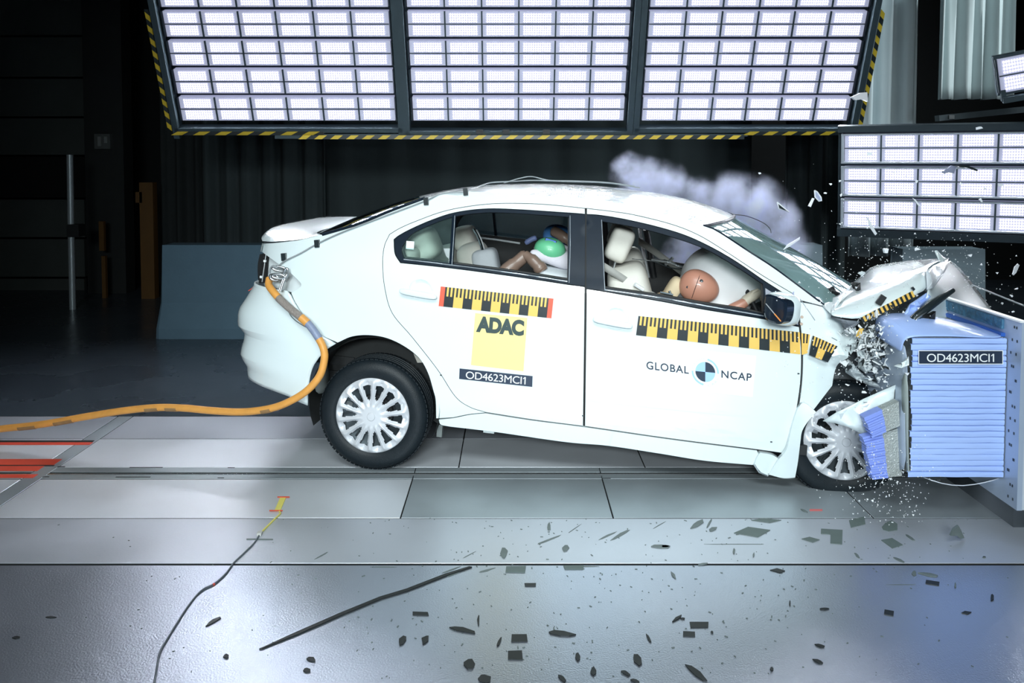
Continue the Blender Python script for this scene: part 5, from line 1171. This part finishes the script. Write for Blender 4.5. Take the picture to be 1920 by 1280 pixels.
sup('head', Le(1046, 442, 1.05), (0.10, 0.085, 0.075), mat('head_blue_paint', (0.07, 0.22, 0.52), 0.4, 0, 0.15, var=0.08), d3, 0.95, 0.95, rot_y(0.1))
tube('arm', cat([Le(1035, 432, 0.93), Le(1048, 438, 0.9), Le(1060, 447, 0.88), Le(1072, 456, 0.88)], 4), [0.018] + [0.034] * 8 + [0.028] * 4, brown, d3, 12)
tube('hand', cat([Le(985, 456, 1.0), Le(996, 449, 1.0), Le(1006, 445, 1.0)], 4), [0.012] + [0.018] * 7 + [0.012], mat('hand_blue', (0.13, 0.17, 0.34), 0.5, var=0.1), d3, 10)
# ================================================================== orange cable, hooks and floor cables
hose_px = [(505, 522, 4.50), (504, 534, 4.47), (511, 545, 4.43), (524, 560, 4.40), (546, 580, 4.375), (567, 597, 4.355), (583, 613, 4.34), (598, 635, 4.325), (607, 655, 4.31), (608, 675, 4.305), (600, 703, 4.30), (580, 728, 4.31), (555, 746, 4.33), (520, 762, 4.37), (480, 770, 4.42), (440, 772, 4.47), (390, 769, 4.52), (340, 764.5, 4.56), (290, 764, 4.60), (230, 770, 4.64), (160, 781, 4.68), (80, 795, 4.72), (0, 804, 4.76), (-110, 818, 4.82), (-260, 835, 4.90), (-420, 850, 4.98)]
hp = [P(*p) for p in hose_px]; hose = empty('towing_cable', tuple(hp[-1][:2]) + (0.0,)); tag(hose, 'thick orange cable trailing from the rear of the car', 'cable'); ho = np.array(hose.location)
hcv = cat([p - ho for p in hp], 7)
def seg(a, b): return hcv[int(a * 7):int(b * 7) + 1]
grime = mat('hose_grime', (0.30, 0.17, 0.07), 0.6, var=0.4, scale=25)
sl = mat('cable_sock', (0.38, 0.33, 0.30), 0.5, 0.4, var=0.5, scale=150, bump=0.8, bscale=240)
tube('orange_sleeve', seg(0, 3.0), 0.0205, orange, hose, 12); tube('mesh_sock', seg(2.9, 5.0), 0.0215, sl, hose, 12); tube('orange_sleeve', seg(4.9, 5.6), 0.0225, orange, hose, 12)
tube('grey_tape', seg(5.5, 7.1), 0.021, mat('tape_blue_grey', (0.22, 0.26, 0.38), 0.5, var=0.3, scale=40), hose, 12); tube('orange_sleeve', seg(7.0, len(hose_px) - 1), 0.0205, orange, hose, 12)
for k in (13.4, 17.2, 17.9, 20.4, 21.2): tube('grime_mark', [p + np.array([0, -0.002, -0.003]) for p in seg(k, k + 0.45)], 0.0197, grime, hose, 10)
hk = MATS['bare_steel']
def ringpx(name, cx, cy, rx, ry, Y, r, ang=0.0, a0=0, a1=6.283):
    pts = []
    for a in np.linspace(a0, a1, 22):
        x, y = rx * math.cos(a), ry * math.sin(a); pts.append(P(cx + x * math.cos(ang) - y * math.sin(ang), cy + x * math.sin(ang) + y * math.cos(ang), Y) - ho)
    tube(name, pts, r, hk, hose, 7)
ringpx('shackle', 514, 520, 8, 5, 4.44, 0.008, 0.3); ringpx('shackle', 522, 518, 12, 4, 4.42, 0.007, 0.1); ringpx('shackle', 524, 504, 13, 4, 4.45, 0.007, 0.15); ringpx('shackle', 536, 512, 4, 9, 4.43, 0.007, 0.2)
tube('steel_cord', [P(538, 514, 4.43) - ho, P(531, 530, 4.42) - ho, P(526, 546, 4.40) - ho], 0.007, hk, hose, 6); tube('steel_cord', [P(534, 514, 4.43) - ho, P(528, 530, 4.42) - ho, P(523, 545, 4.40) - ho], 0.005, hk, hose, 6)
tube('loop_cord', [p - ho for p in cat([P(507, 519, 4.45), P(506, 508, 4.46), P(511, 499, 4.45), P(521, 502, 4.44)], 6)], 0.006, MATS['wire_grey'], hose, 6)
tube('thin_cord', [p - ho for p in cat([P(541, 572, 4.40), P(543, 588, 4.40), P(553, 600, 4.38), P(568, 610, 4.36), P(582, 617, 4.345)], 6)], 0.0018, ink, hose, 5)
# thin cable on the floor with a yellow patch at its end
cb = [(286, 1300), (293, 1262), (300, 1225), (316, 1196), (338, 1160), (360, 1128), (380, 1107), (402, 1096), (424, 1076), (437, 1058), (458, 1038), (476, 1020), (487, 1003)]
cc = np.array([G(*p) for p in cb]); c0 = empty('floor_cable', tuple(cc[-1])); tag(c0, 'thin grey cable snaking over the floor to a yellow patch', 'cable')
tube('wire', cat(cc + np.array([0, 0, 0.004]), 7) - cc[-1], 0.0038, mat('cable_dark_grey', (0.10, 0.12, 0.14), 0.5, var=0.2), c0, 6)
yl_ = mat('patch_yellow', (0.74, 0.66, 0.16), 0.5, var=0.08, scale=30)
def gquad(name, q, m, z0, z1, parent=None, off=0):
    a = [G(*p) for p in q]; V = [np.array([p[0], p[1], z]) - off for z in (z0, z1) for p in a]; n = len(a)
    return fixn(mk(name, V, [tuple(range(n))[::-1], tuple(range(n, 2 * n))] + [(i, (i + 1) % n, n + (i + 1) % n, n + i) for i in range(n)], m, parent))
tube('yellow_wire', np.array([G(487, 1002), G(512, 977), G(526, 964), G(524, 960)]) - cc[-1] + np.array([0, 0, 0.004]), 0.0045, yl_, c0, 6)
gquad('yellow_patch', [(515, 957), (526, 957), (537, 932), (526, 932)], yl_, 0.001, 0.004, c0, cc[-1])
gquad('red_mark', [(505, 959.5), (530, 959.5), (530, 957.5), (505, 957.5)], red, 0.004, 0.005, c0, cc[-1]); gquad('red_mark', [(520, 934), (543, 934), (543, 932), (520, 932)], red, 0.004, 0.005, c0, cc[-1])
mk('connector', *boxg(np.array([0, 0, 0.008]), (0.02, 0.025, 0.014)), mat('connector_grey', (0.5, 0.5, 0.48), 0.5, var=0.1), c0)
tube('red_band', cat(cc + np.array([0, 0, 0.004]), 7)[48:50] - cc[-1], 0.0046, red, c0, 6)
def flat(name, pts, m, label, cat_, group=None, z=0.004):
    o = gquad(name, pts, m, 0.0006, z); recenter(o); return tag(o, label, cat_, group)
scuff = mat('debris_black', (0.010, 0.013, 0.014), 0.5, var=0.3, scale=20); scuff2 = mat('debris_grey', (0.13, 0.16, 0.16), 0.5, var=0.3, scale=14); scuff3 = mat('foam_green_grey', (0.12, 0.155, 0.15), 0.6, var=0.15, scale=14)
flat('black_strip', [(486, 1218), (492, 1217), (560, 1190), (640, 1155), (715, 1124), (765, 1109), (836, 1081), (885, 1064), (880, 1063), (834, 1077), (762, 1105), (712, 1120), (636, 1151), (556, 1186)], scuff, 'long thin black strip lying slantwise across the foreground floor', 'strip', None, 0.005)
flat('tape_line', [(462, 1012), (512, 1012.5), (512, 1010.5), (462, 1010)], scuff2, 'short grey tape line crossing the thin floor cable', 'tape', None, 0.002)
flat('red_tape_mark', [(1518, 958), (1542, 958), (1542, 954.5), (1518, 954.5)], mat('pale_red', (0.62, 0.16, 0.16), 0.5, var=0.1), 'small pale red mark on the steel plates below the front wheel', 'mark', None, 0.002)
# debris on the floor: (x, y, width, height, kind, angle)
r = np.random.default_rng(5)
def piece(px, py, wd, ht, kind, ang):
    a = math.radians(ang); ca, sa = math.cos(a), math.sin(a)
    if kind == 'r': base = [(-.5, -.5), (.5, -.5), (.5, .5), (-.5, .5)]; jit = 0.05
    elif kind == 'h': base = [(-.5, .1), (-.1, -.5), (.5, -.2), (.15, .5)]; jit = 0.05
    elif kind == 'l': base = [(-.5, -.5), (.5, -.5), (.5, .5), (-.05, .5), (-.05, -.15), (-.5, -.15)]; jit = 0.02
    elif kind == 's': base = [(-.5, .1), (-.25, -.35), (.1, -.5), (.5, -.15), (.42, .3), (.05, .5), (-.3, .35)]; jit = 0.10
    else: base = [(math.cos(t) * .5 * k, math.sin(t) * .5 * k) for t, k in zip(np.linspace(0, 6.283, 9)[:-1], r.uniform(0.65, 1.05, 8))]; jit = 0.03
    out = []
    for x, y in base:
        x += r.uniform(-jit, jit); y += r.uniform(-jit, jit); x *= wd; y *= ht
        out.append((px + x * ca - y * sa, py + x * sa + y * ca))
    return out
foam = [(967, 1068, 38, 12, 'r', 0, 'grey foam square tucked against the long floor joint, leftmost'), (1076, 1064, 36, 7, 'r', 0, 'thin grey foam square against the floor joint, second from left'), (994, 1097, 21, 6, 'r', 0, 'small black square just in front of the grey foam by the joint'),
        (788, 1151, 30, 7, 'r', 2, 'flat black rectangle right of the long black strip'), (974, 1197, 29, 14, 'r', 0, 'upper of two black squares in the foreground middle'), (966, 1229, 27, 17, 'r', 0, 'lower of two black squares in the foreground middle'),
        (1412, 997, 66, 19, 'h', 0, 'largest grey green foam diamond below the front wheel'), (1436, 976, 56, 8, 'h', 2, 'thin foam diamond at the plate edge under the front wheel'), (1520, 1012, 32, 9, 'h', 8, 'small foam diamond left of the bent foam angle'),
        (1559, 1006, 40, 27, 'l', 3, 'bent foam angle piece on the floor below the barrier'), (1608, 979, 30, 14, 'r', -12, 'pale foam square at the plate edge below the barrier'), (1667, 987, 32, 19, 's', 0, 'ragged grey foam lump below the barrier'), (1672, 1019, 42, 18, 'h', 20, 'slanting foam diamond below the ragged lump'),
        (1458, 1070, 28, 8, 'h', 8, 'small dark diamond just in front of the joint under the wheel'), (1748, 1093, 26, 7, 'r', 8, 'dark rectangle on the bluish floor at the right'), (1312, 1172, 35, 10, 'r', 0, 'upper black rectangle of a pair right of centre'), (1292, 1189, 22, 9, 'r', 2, 'lower black rectangle of a pair right of centre'),
        (1667, 1149, 18, 9, 'r', 10, 'black chip on the floor right of centre, alone'), (1812, 1149, 19, 6, 'h', 0, 'black diamond chip at the far right floor')]
for (a, b, c, d, k, an, lab) in foam:
    m = scuff if 'black' in lab or 'dark' in lab else scuff3
    flat('foam_piece', piece(a, b, c, d, k, an), m, lab, 'debris', 'flat pieces on the floor', 0.003)
shards = [(1029, 988, 7, 15, 's', 0), (1060, 1028, 14, 12, 's', 20), (945, 1037, 12, 22, 's', 0), (1237, 1025, 40, 7, 's', 2), (1307, 983, 28, 9, 's', -30), (1330, 981, 20, 4, 'o', -60), (1336, 993, 18, 8, 'o', -25), (866, 1181, 54, 9, 's', 12), (1051, 1188, 50, 10, 's', 9),
          (755, 1201, 12, 20, 's', 35), (797, 1200, 12, 20, 's', 35), (897, 1163, 5, 24, 'o', 3), (936, 1204, 5, 22, 's', 25), (880, 1246, 24, 18, 's', 20), (908, 1273, 24, 16, 's', 0), (1083, 1233, 11, 15, 's', 0), (1112, 1259, 12, 15, 's', 0), (1195, 1237, 26, 14, 's', 55), (1172, 1262, 20, 7, 's', 30), (1053, 1272, 20, 8, 's', 40), (1190, 1277, 20, 6, 's', 15),
          (1216, 1197, 19, 5, 's', 60), (1268, 1161, 22, 5, 's', -32), (1262, 1078, 16, 5, 's', 55), (1247, 1025, 18, 6, 'o', 0), (1739, 1077, 36, 5, 's', 10), (1714, 1075, 8, 9, 's', 0), (1791, 1098, 4, 9, 's', 0), (1481, 1132, 4, 12, 'o', 0), (1546, 1142, 17, 4, 'o', 0), (1860, 1121, 6, 13, 's', 0), (1537, 1211, 19, 5, 's', 14), (1535, 1241, 21, 6, 's', 24), (1307, 1263, 48, 10, 's', 38), (1447, 1255, 6, 7, 's', 0),
          (1376, 1034, 5, 10, 's', 0), (1413, 1041, 4, 8, 's', 15), (1607, 1042, 12, 4, 's', 45), (95, 1158, 28, 4, 'o', 0), (30, 1196, 15, 5, 's', 0), (401, 1165, 32, 6, 's', -30), (424, 1231, 10, 9, 's', 0), (584, 1237, 18, 8, 's', 15), (575, 1258, 16, 9, 's', 0), (1318, 1058, 22, 3, 's', -8), (1685, 1050, 22, 4, 's', 25), (1845, 1045, 6, 3, 's', 0), (1706, 1008, 22, 4, 's', 35), (1508, 958, 16, 3, 's', 25), (1280, 1160, 8, 3, 's', 0), (1335, 1186, 5, 4, 's', 0)]
ORD = ['first', 'second', 'third', 'fourth', 'fifth', 'sixth', 'seventh', 'eighth', 'ninth', 'tenth', 'eleventh', 'twelfth', 'thirteenth', 'fourteenth', 'fifteenth', 'sixteenth', 'seventeenth', 'eighteenth', 'nineteenth', 'twentieth', 'twenty-first', 'twenty-second', 'twenty-third', 'twenty-fourth', 'twenty-fifth', 'twenty-sixth', 'twenty-seventh', 'twenty-eighth', 'twenty-ninth', 'thirtieth']
shards.sort(); ordn = {True: 0, False: 0}
for (a, b, c, d, k, an) in shards:
    near = b > 1100; m = scuff if near else scuff2
    if max(c, d) > 45: lab = 'long black shard lying in the foreground at x%d' % 0; lab = {866: 'long black shard right of the twin curled scraps', 1051: 'long black shard behind the scattered near scraps', 1307: 'jagged black splinter at the lower picture edge'}.get(a, 'long black shard on the floor')
    else:
        lab = '%s small black scrap from the left on the foreground floor' % ORD[ordn[True]] if near else '%s small grey scrap from the left between plates and floor joint' % ORD[ordn[False]]; ordn[near] += 1
    flat('debris_scrap', piece(a, b, c, d, k, an), m, lab, 'debris', 'scraps on the foreground floor' if near else 'scraps on the floor before the car', 0.004)
streaks = [(1026, 1013, 58, 4, -22), (1076, 992, 34, 1.6, -35), (1140, 1004, 40, 4, -25), (1163, 1003, 44, 7, -28), (844, 1069, 40, 3, -20), (912, 1069, 40, 4, -15), (850, 1076, 26, 5, -22), (602, 1042, 34, 3, -28), (880, 1040, 30, 1.5, -28), (1098, 1062, 60, 2, 0), (720, 1063, 50, 2, 0), (1235, 985, 30, 1.5, -30), (1382, 1020, 130, 1, 0), (1690, 1096, 60, 1, 0)]
for (a, b, c, d, an) in streaks:
    o = gquad('scuff_mark', piece(a, b, c, d, 'o', an), scuff2, 0.0003, 0.0012, floor)
r = np.random.default_rng(8); sp = MB()
for i in range(420):
    py = 972 + 300 * r.random() ** 1.3; px = r.normal(1150, 330) if r.random() < 0.8 else r.uniform(100, 1900)
    if not 20 < px < 1910: continue
    g_ = G(px, py); s = r.uniform(0.0015, 0.005); an = r.uniform(0, 3.14); el = r.uniform(1, 3.0)
    sp.box((g_[0], g_[1], 0.0012), (s * el, s, 0.0018), rot_z(an))
o = sp.build('floor_specks', scuff2); tag(o, 'fine dark specks sprinkled over the foreground floor', 'specks', kind='stuff')
# ================================================================== debris in the air
frost = mat('shard_white', (0.80, 0.83, 0.88), 0.35, var=0.1); lav = mat('shard_lavender', (0.40, 0.44, 0.62), 0.3, var=0.1)
def flying(name, q, Y, m, label, group=None, th=0.006, tilt=0.0, edge=None):
    c = np.array(q, float); ce = c.mean(0); V = []
    for k, y in ((-1, -th / 2), (1, th / 2)):
        for (x, yy) in c: V.append(P(x, yy, Y + tilt * (x - ce[0]) / 100) + np.array([0, y, 0]))
    n = len(c); F_ = [tuple(range(n))[::-1], tuple(range(n, 2 * n))] + [(i, (i + 1) % n, n + (i + 1) % n, n + i) for i in range(n)]
    if edge is None:
        o = fixn(mk(name, V, F_, m)); recenter(o); return tag(o, label, 'shard', group)
    e = empty(name, sum(V) / len(V)); off = np.array(e.location); tag(e, label, 'shard', group)
    fixn(mk('chip', [v - off for v in V], F_, m, e)); tube('broken_edge', [V[i % n] - off for i in range(n + 1)], 0.004, edge, e, 5)
    return e
flying('flying_shard', [(1595, 182), (1602, 179), (1612, 174), (1625, 173), (1626, 191), (1615, 186), (1603, 188)], 4.5, frost, 'crumpled white scrap flying beside the hazard tape', None, 0.02, 0.4)
flying('flying_shard', [(1457, 379), (1479, 397), (1460, 391)], 4.4, ink, 'flying black triangle with a pale broken edge above the smoke', None, 0.005, 0.1, frost)
flying('flying_shard', [(1527, 357), (1532, 360), (1539, 370), (1540, 376), (1535, 377), (1528, 369)], 4.4, lav, 'lavender flying chip between windscreen and lamp rows', None, 0.005, 0.1, frost)
flying('flying_shard', [(1515, 386), (1523, 371), (1527, 372), (1520, 388)], 4.4, frost, 'white flying strip left of the lavender chip', None, 0.006)
flying('flying_shard', [(1469, 468), (1476, 459), (1500, 444), (1499, 449), (1480, 462)], 4.4, frost, 'long white sliver flying at the windscreen edge', None, 0.006, 0.4)
flying('flying_shard', [(1624, 405), (1630, 412), (1644, 438), (1641, 441), (1632, 428)], 4.4, frost, 'long white sliver flying before the lowest lamp row', None, 0.006, 0.2)
flying('flying_shard', [(1711, 371), (1716, 374), (1726, 386), (1722, 386)], 4.4, frost, 'short white sliver flying before the middle lamp row', None, 0.006)
flying('flying_shard', [(1789, 311), (1799, 309), (1816, 311), (1834, 319), (1831, 321), (1815, 315), (1800, 313)], 4.4, ink, 'curved black strip flying before the lamp rows', None, 0.012)
flying('flying_shard', [(1766, 322), (1776, 316), (1783, 310), (1792, 312), (1788, 326), (1780, 323), (1770, 326)], 4.42, lav, 'grey scrap flying under the curved black strip', None, 0.01, 0.3)
flying('flying_shard', [(1656, 466), (1665, 466), (1663, 474), (1658, 474)], 4.4, frost, 'small white cup shaped chip flying above the bonnet', None, 0.02)
flying('flying_shard', [(1898, 514), (1902, 500), (1908, 494), (1911, 497), (1905, 511), (1900, 516)], 4.2, frost, 'white double sliver flying at the right picture edge', None, 0.006, 0.2)
flying('flying_shard', [(1483, 560), (1486, 548), (1489, 546), (1488, 554), (1480, 563)], 4.0, lav, 'small grey splinter flying before the windscreen pillar', None, 0.005)
flying('flying_scrap', [(1781, 1003), (1787, 990), (1796, 984), (1801, 993), (1807, 1007), (1800, 1009), (1793, 1003)], 3.55, scuff2, 'curved dark scrap flying just above the floor by the barrier', None, 0.012, 0.2)
r = np.random.default_rng(15)
small = [(1425, 325, 4), (1631, 287, 8), (1676, 321, 6), (1835, 241, 8), (1802, 344, 6), (1876, 348, 7), (1841, 375, 7), (1578, 366, 5), (1558, 345, 4), (1548, 362, 4), (1719, 340, 5), (1700, 330, 4), (1575, 340, 4), (1500, 470, 4), (1820, 478, 6), (1720, 468, 7), (1770, 470, 5), (1905, 540, 5), (1895, 555, 5), (1870, 512, 4), (1840, 495, 4), (1690, 480, 4), (1560, 395, 3), (1575, 420, 3), (1900, 585, 4), (1660, 715, 6), (1590, 720, 6), (1575, 703, 7), (1620, 735, 6), (1540, 800, 5), (1525, 780, 5), (1700, 700, 6), (1640, 905, 5), (1660, 930, 4), (1700, 935, 4), (1745, 545, 5)]
for (a, b, s) in small:
    an = np.sort(r.uniform(0, 6.28, 5)); q = [(a + s * r.uniform(0.5, 1) * math.cos(t), b + s * 0.7 * r.uniform(0.5, 1) * math.sin(t)) for t in an]
    flying('flying_chip', q, float(r.uniform(3.75, 4.5)) if b < 600 else 3.72, frost, 'tiny pale chip flying around the crashed front', 'flying chips around the crash', 0.004)
du = MB()
for i in range(1500):
    if i < 800: px, py, Y = r.normal(1700, 110), r.normal(520, 65), r.uniform(3.9, 4.8)
    elif i < 1150: px, py, Y = r.normal(1660, 45), r.normal(900, 50), r.uniform(3.5, 3.72)
    else: px, py, Y = r.normal(1600, 70), r.normal(660, 70), r.uniform(3.72, 3.86)
    if not (1440 < px < 1915 and 300 < py < 985): continue
    c = P(px, py, Y)
    if c[2] < 0.01: continue
    s = r.uniform(0.0008, 0.0026) * (2.0 if r.random() < 0.05 else 1)
    A = np.linalg.qr(r.normal(size=(3, 3)))[0] * s
    V = [A @ np.array(v) + c for v in ((1, 1, 1), (1, -1, -1), (-1, 1, -1), (-1, -1, 1))]; du.add((V, [(0, 1, 2), (0, 3, 1), (0, 2, 3), (1, 3, 2)]))
o = du.build('glass_dust', white_ink); tag(o, 'fine white glass dust hanging around the crushed front', 'dust', kind='stuff')
tube_o = tube('taut_wire', [P(1770, 514, 5.2), P(1850, 545, 5.0), P(1925, 575, 4.8), P(2000, 606, 4.6)], 0.005, MATS['wire_grey'], None, 6); recenter(tube_o); tag(tube_o, 'thin grey wire stretched from the bonnet to the right edge', 'wire')

# ================================================================== smoke
def smoke(name, blobs, pad, dens, col, label, nscale=4.5, thr=(0.36, 0.72)):
    B = [(P(px, py, Y), rad) for px, py, Y, rad in blobs]
    lo = np.min([b - rr - pad for b, rr in B], 0); hi = np.max([b + rr + pad for b, rr in B], 0); c = (lo + hi) / 2
    lo[2] = max(lo[2], 0.004)
    c = (lo + hi) / 2
    m = bpy.data.materials.new(name); m.use_nodes = True; nt = m.node_tree; nt.nodes.clear(); N = nt.nodes.new; L = nt.links.new
    out = N('ShaderNodeOutputMaterial'); vol = N('ShaderNodeVolumePrincipled'); tc = N('ShaderNodeTexCoord')
    vol.inputs['Color'].default_value = tuple(col) + (1,); vol.inputs['Anisotropy'].default_value = 0.1
    nz = N('ShaderNodeTexNoise'); nz.inputs['Scale'].default_value = nscale; nz.inputs['Detail'].default_value = 6; nz.inputs['Roughness'].default_value = 0.55; L(tc.outputs['Object'], nz.inputs['Vector'])
    wv = N('ShaderNodeVectorMath'); wv.operation = 'MULTIPLY_ADD'; wv.inputs[1].default_value = (0.24, 0.24, 0.24); L(nz.outputs['Color'], wv.inputs[0]); L(tc.outputs['Object'], wv.inputs[2])
    acc = None
    for b, rr in B:
        d = N('ShaderNodeVectorMath'); d.operation = 'DISTANCE'; L(wv.outputs[0], d.inputs[0]); d.inputs[1].default_value = tuple(b - c + 0.12)
        mr = N('ShaderNodeMapRange'); mr.interpolation_type = 'SMOOTHSTEP'; mr.inputs[1].default_value = rr * 1.05; mr.inputs[2].default_value = rr * 0.25; mr.inputs[3].default_value = 0; mr.inputs[4].default_value = 1
        L(d.outputs['Value'], mr.inputs[0])
        if acc is None: acc = mr.outputs[0]
        else:
            mx = N('ShaderNodeMath'); mx.operation = 'MAXIMUM'; L(acc, mx.inputs[0]); L(mr.outputs[0], mx.inputs[1]); acc = mx.outputs[0]
    th = N('ShaderNodeMapRange'); th.inputs[1].default_value = thr[0]; th.inputs[2].default_value = thr[1]; L(nz.outputs['Fac'], th.inputs[0])
    ml = N('ShaderNodeMath'); ml.operation = 'MULTIPLY'; L(acc, ml.inputs[0]); L(th.outputs[0], ml.inputs[1])
    m2 = N('ShaderNodeMath'); m2.operation = 'MULTIPLY'; L(ml.outputs[0], m2.inputs[0]); m2.inputs[1].default_value = dens
    L(m2.outputs[0], vol.inputs['Density']); L(vol.outputs[0], out.inputs['Volume'])
    o = mk(name, *boxg((0, 0, 0), hi - lo), m); o.location = c
    return tag(o, label, 'smoke', kind='stuff')
YS = 6.28
smoke('smoke', [(1178, 322, YS, 0.17), (1205, 345, YS, 0.22), (1255, 350, YS, 0.20), (1310, 372, YS, 0.20), (1372, 372, YS, 0.24), (1420, 385, YS, 0.24), (1400, 430, YS, 0.28), (1452, 420, YS, 0.24), (1340, 430, YS, 0.26), (1480, 465, YS, 0.20), (1290, 480, YS, 0.22)], 0.12, 15.0, (0.74, 0.80, 1.0), 'pale lilac smoke drifting behind the front of the roof')
smoke('smoke', [(1790, 955, 3.72, 0.16), (1850, 945, 3.75, 0.2), (1720, 950, 3.7, 0.14), (1880, 965, 3.6, 0.16), (1640, 930, 3.75, 0.12)], 0.05, 1.6, (0.75, 0.8, 0.85), 'thin grey dust drifting under the blue barrier', 4.0, (0.3, 0.8))
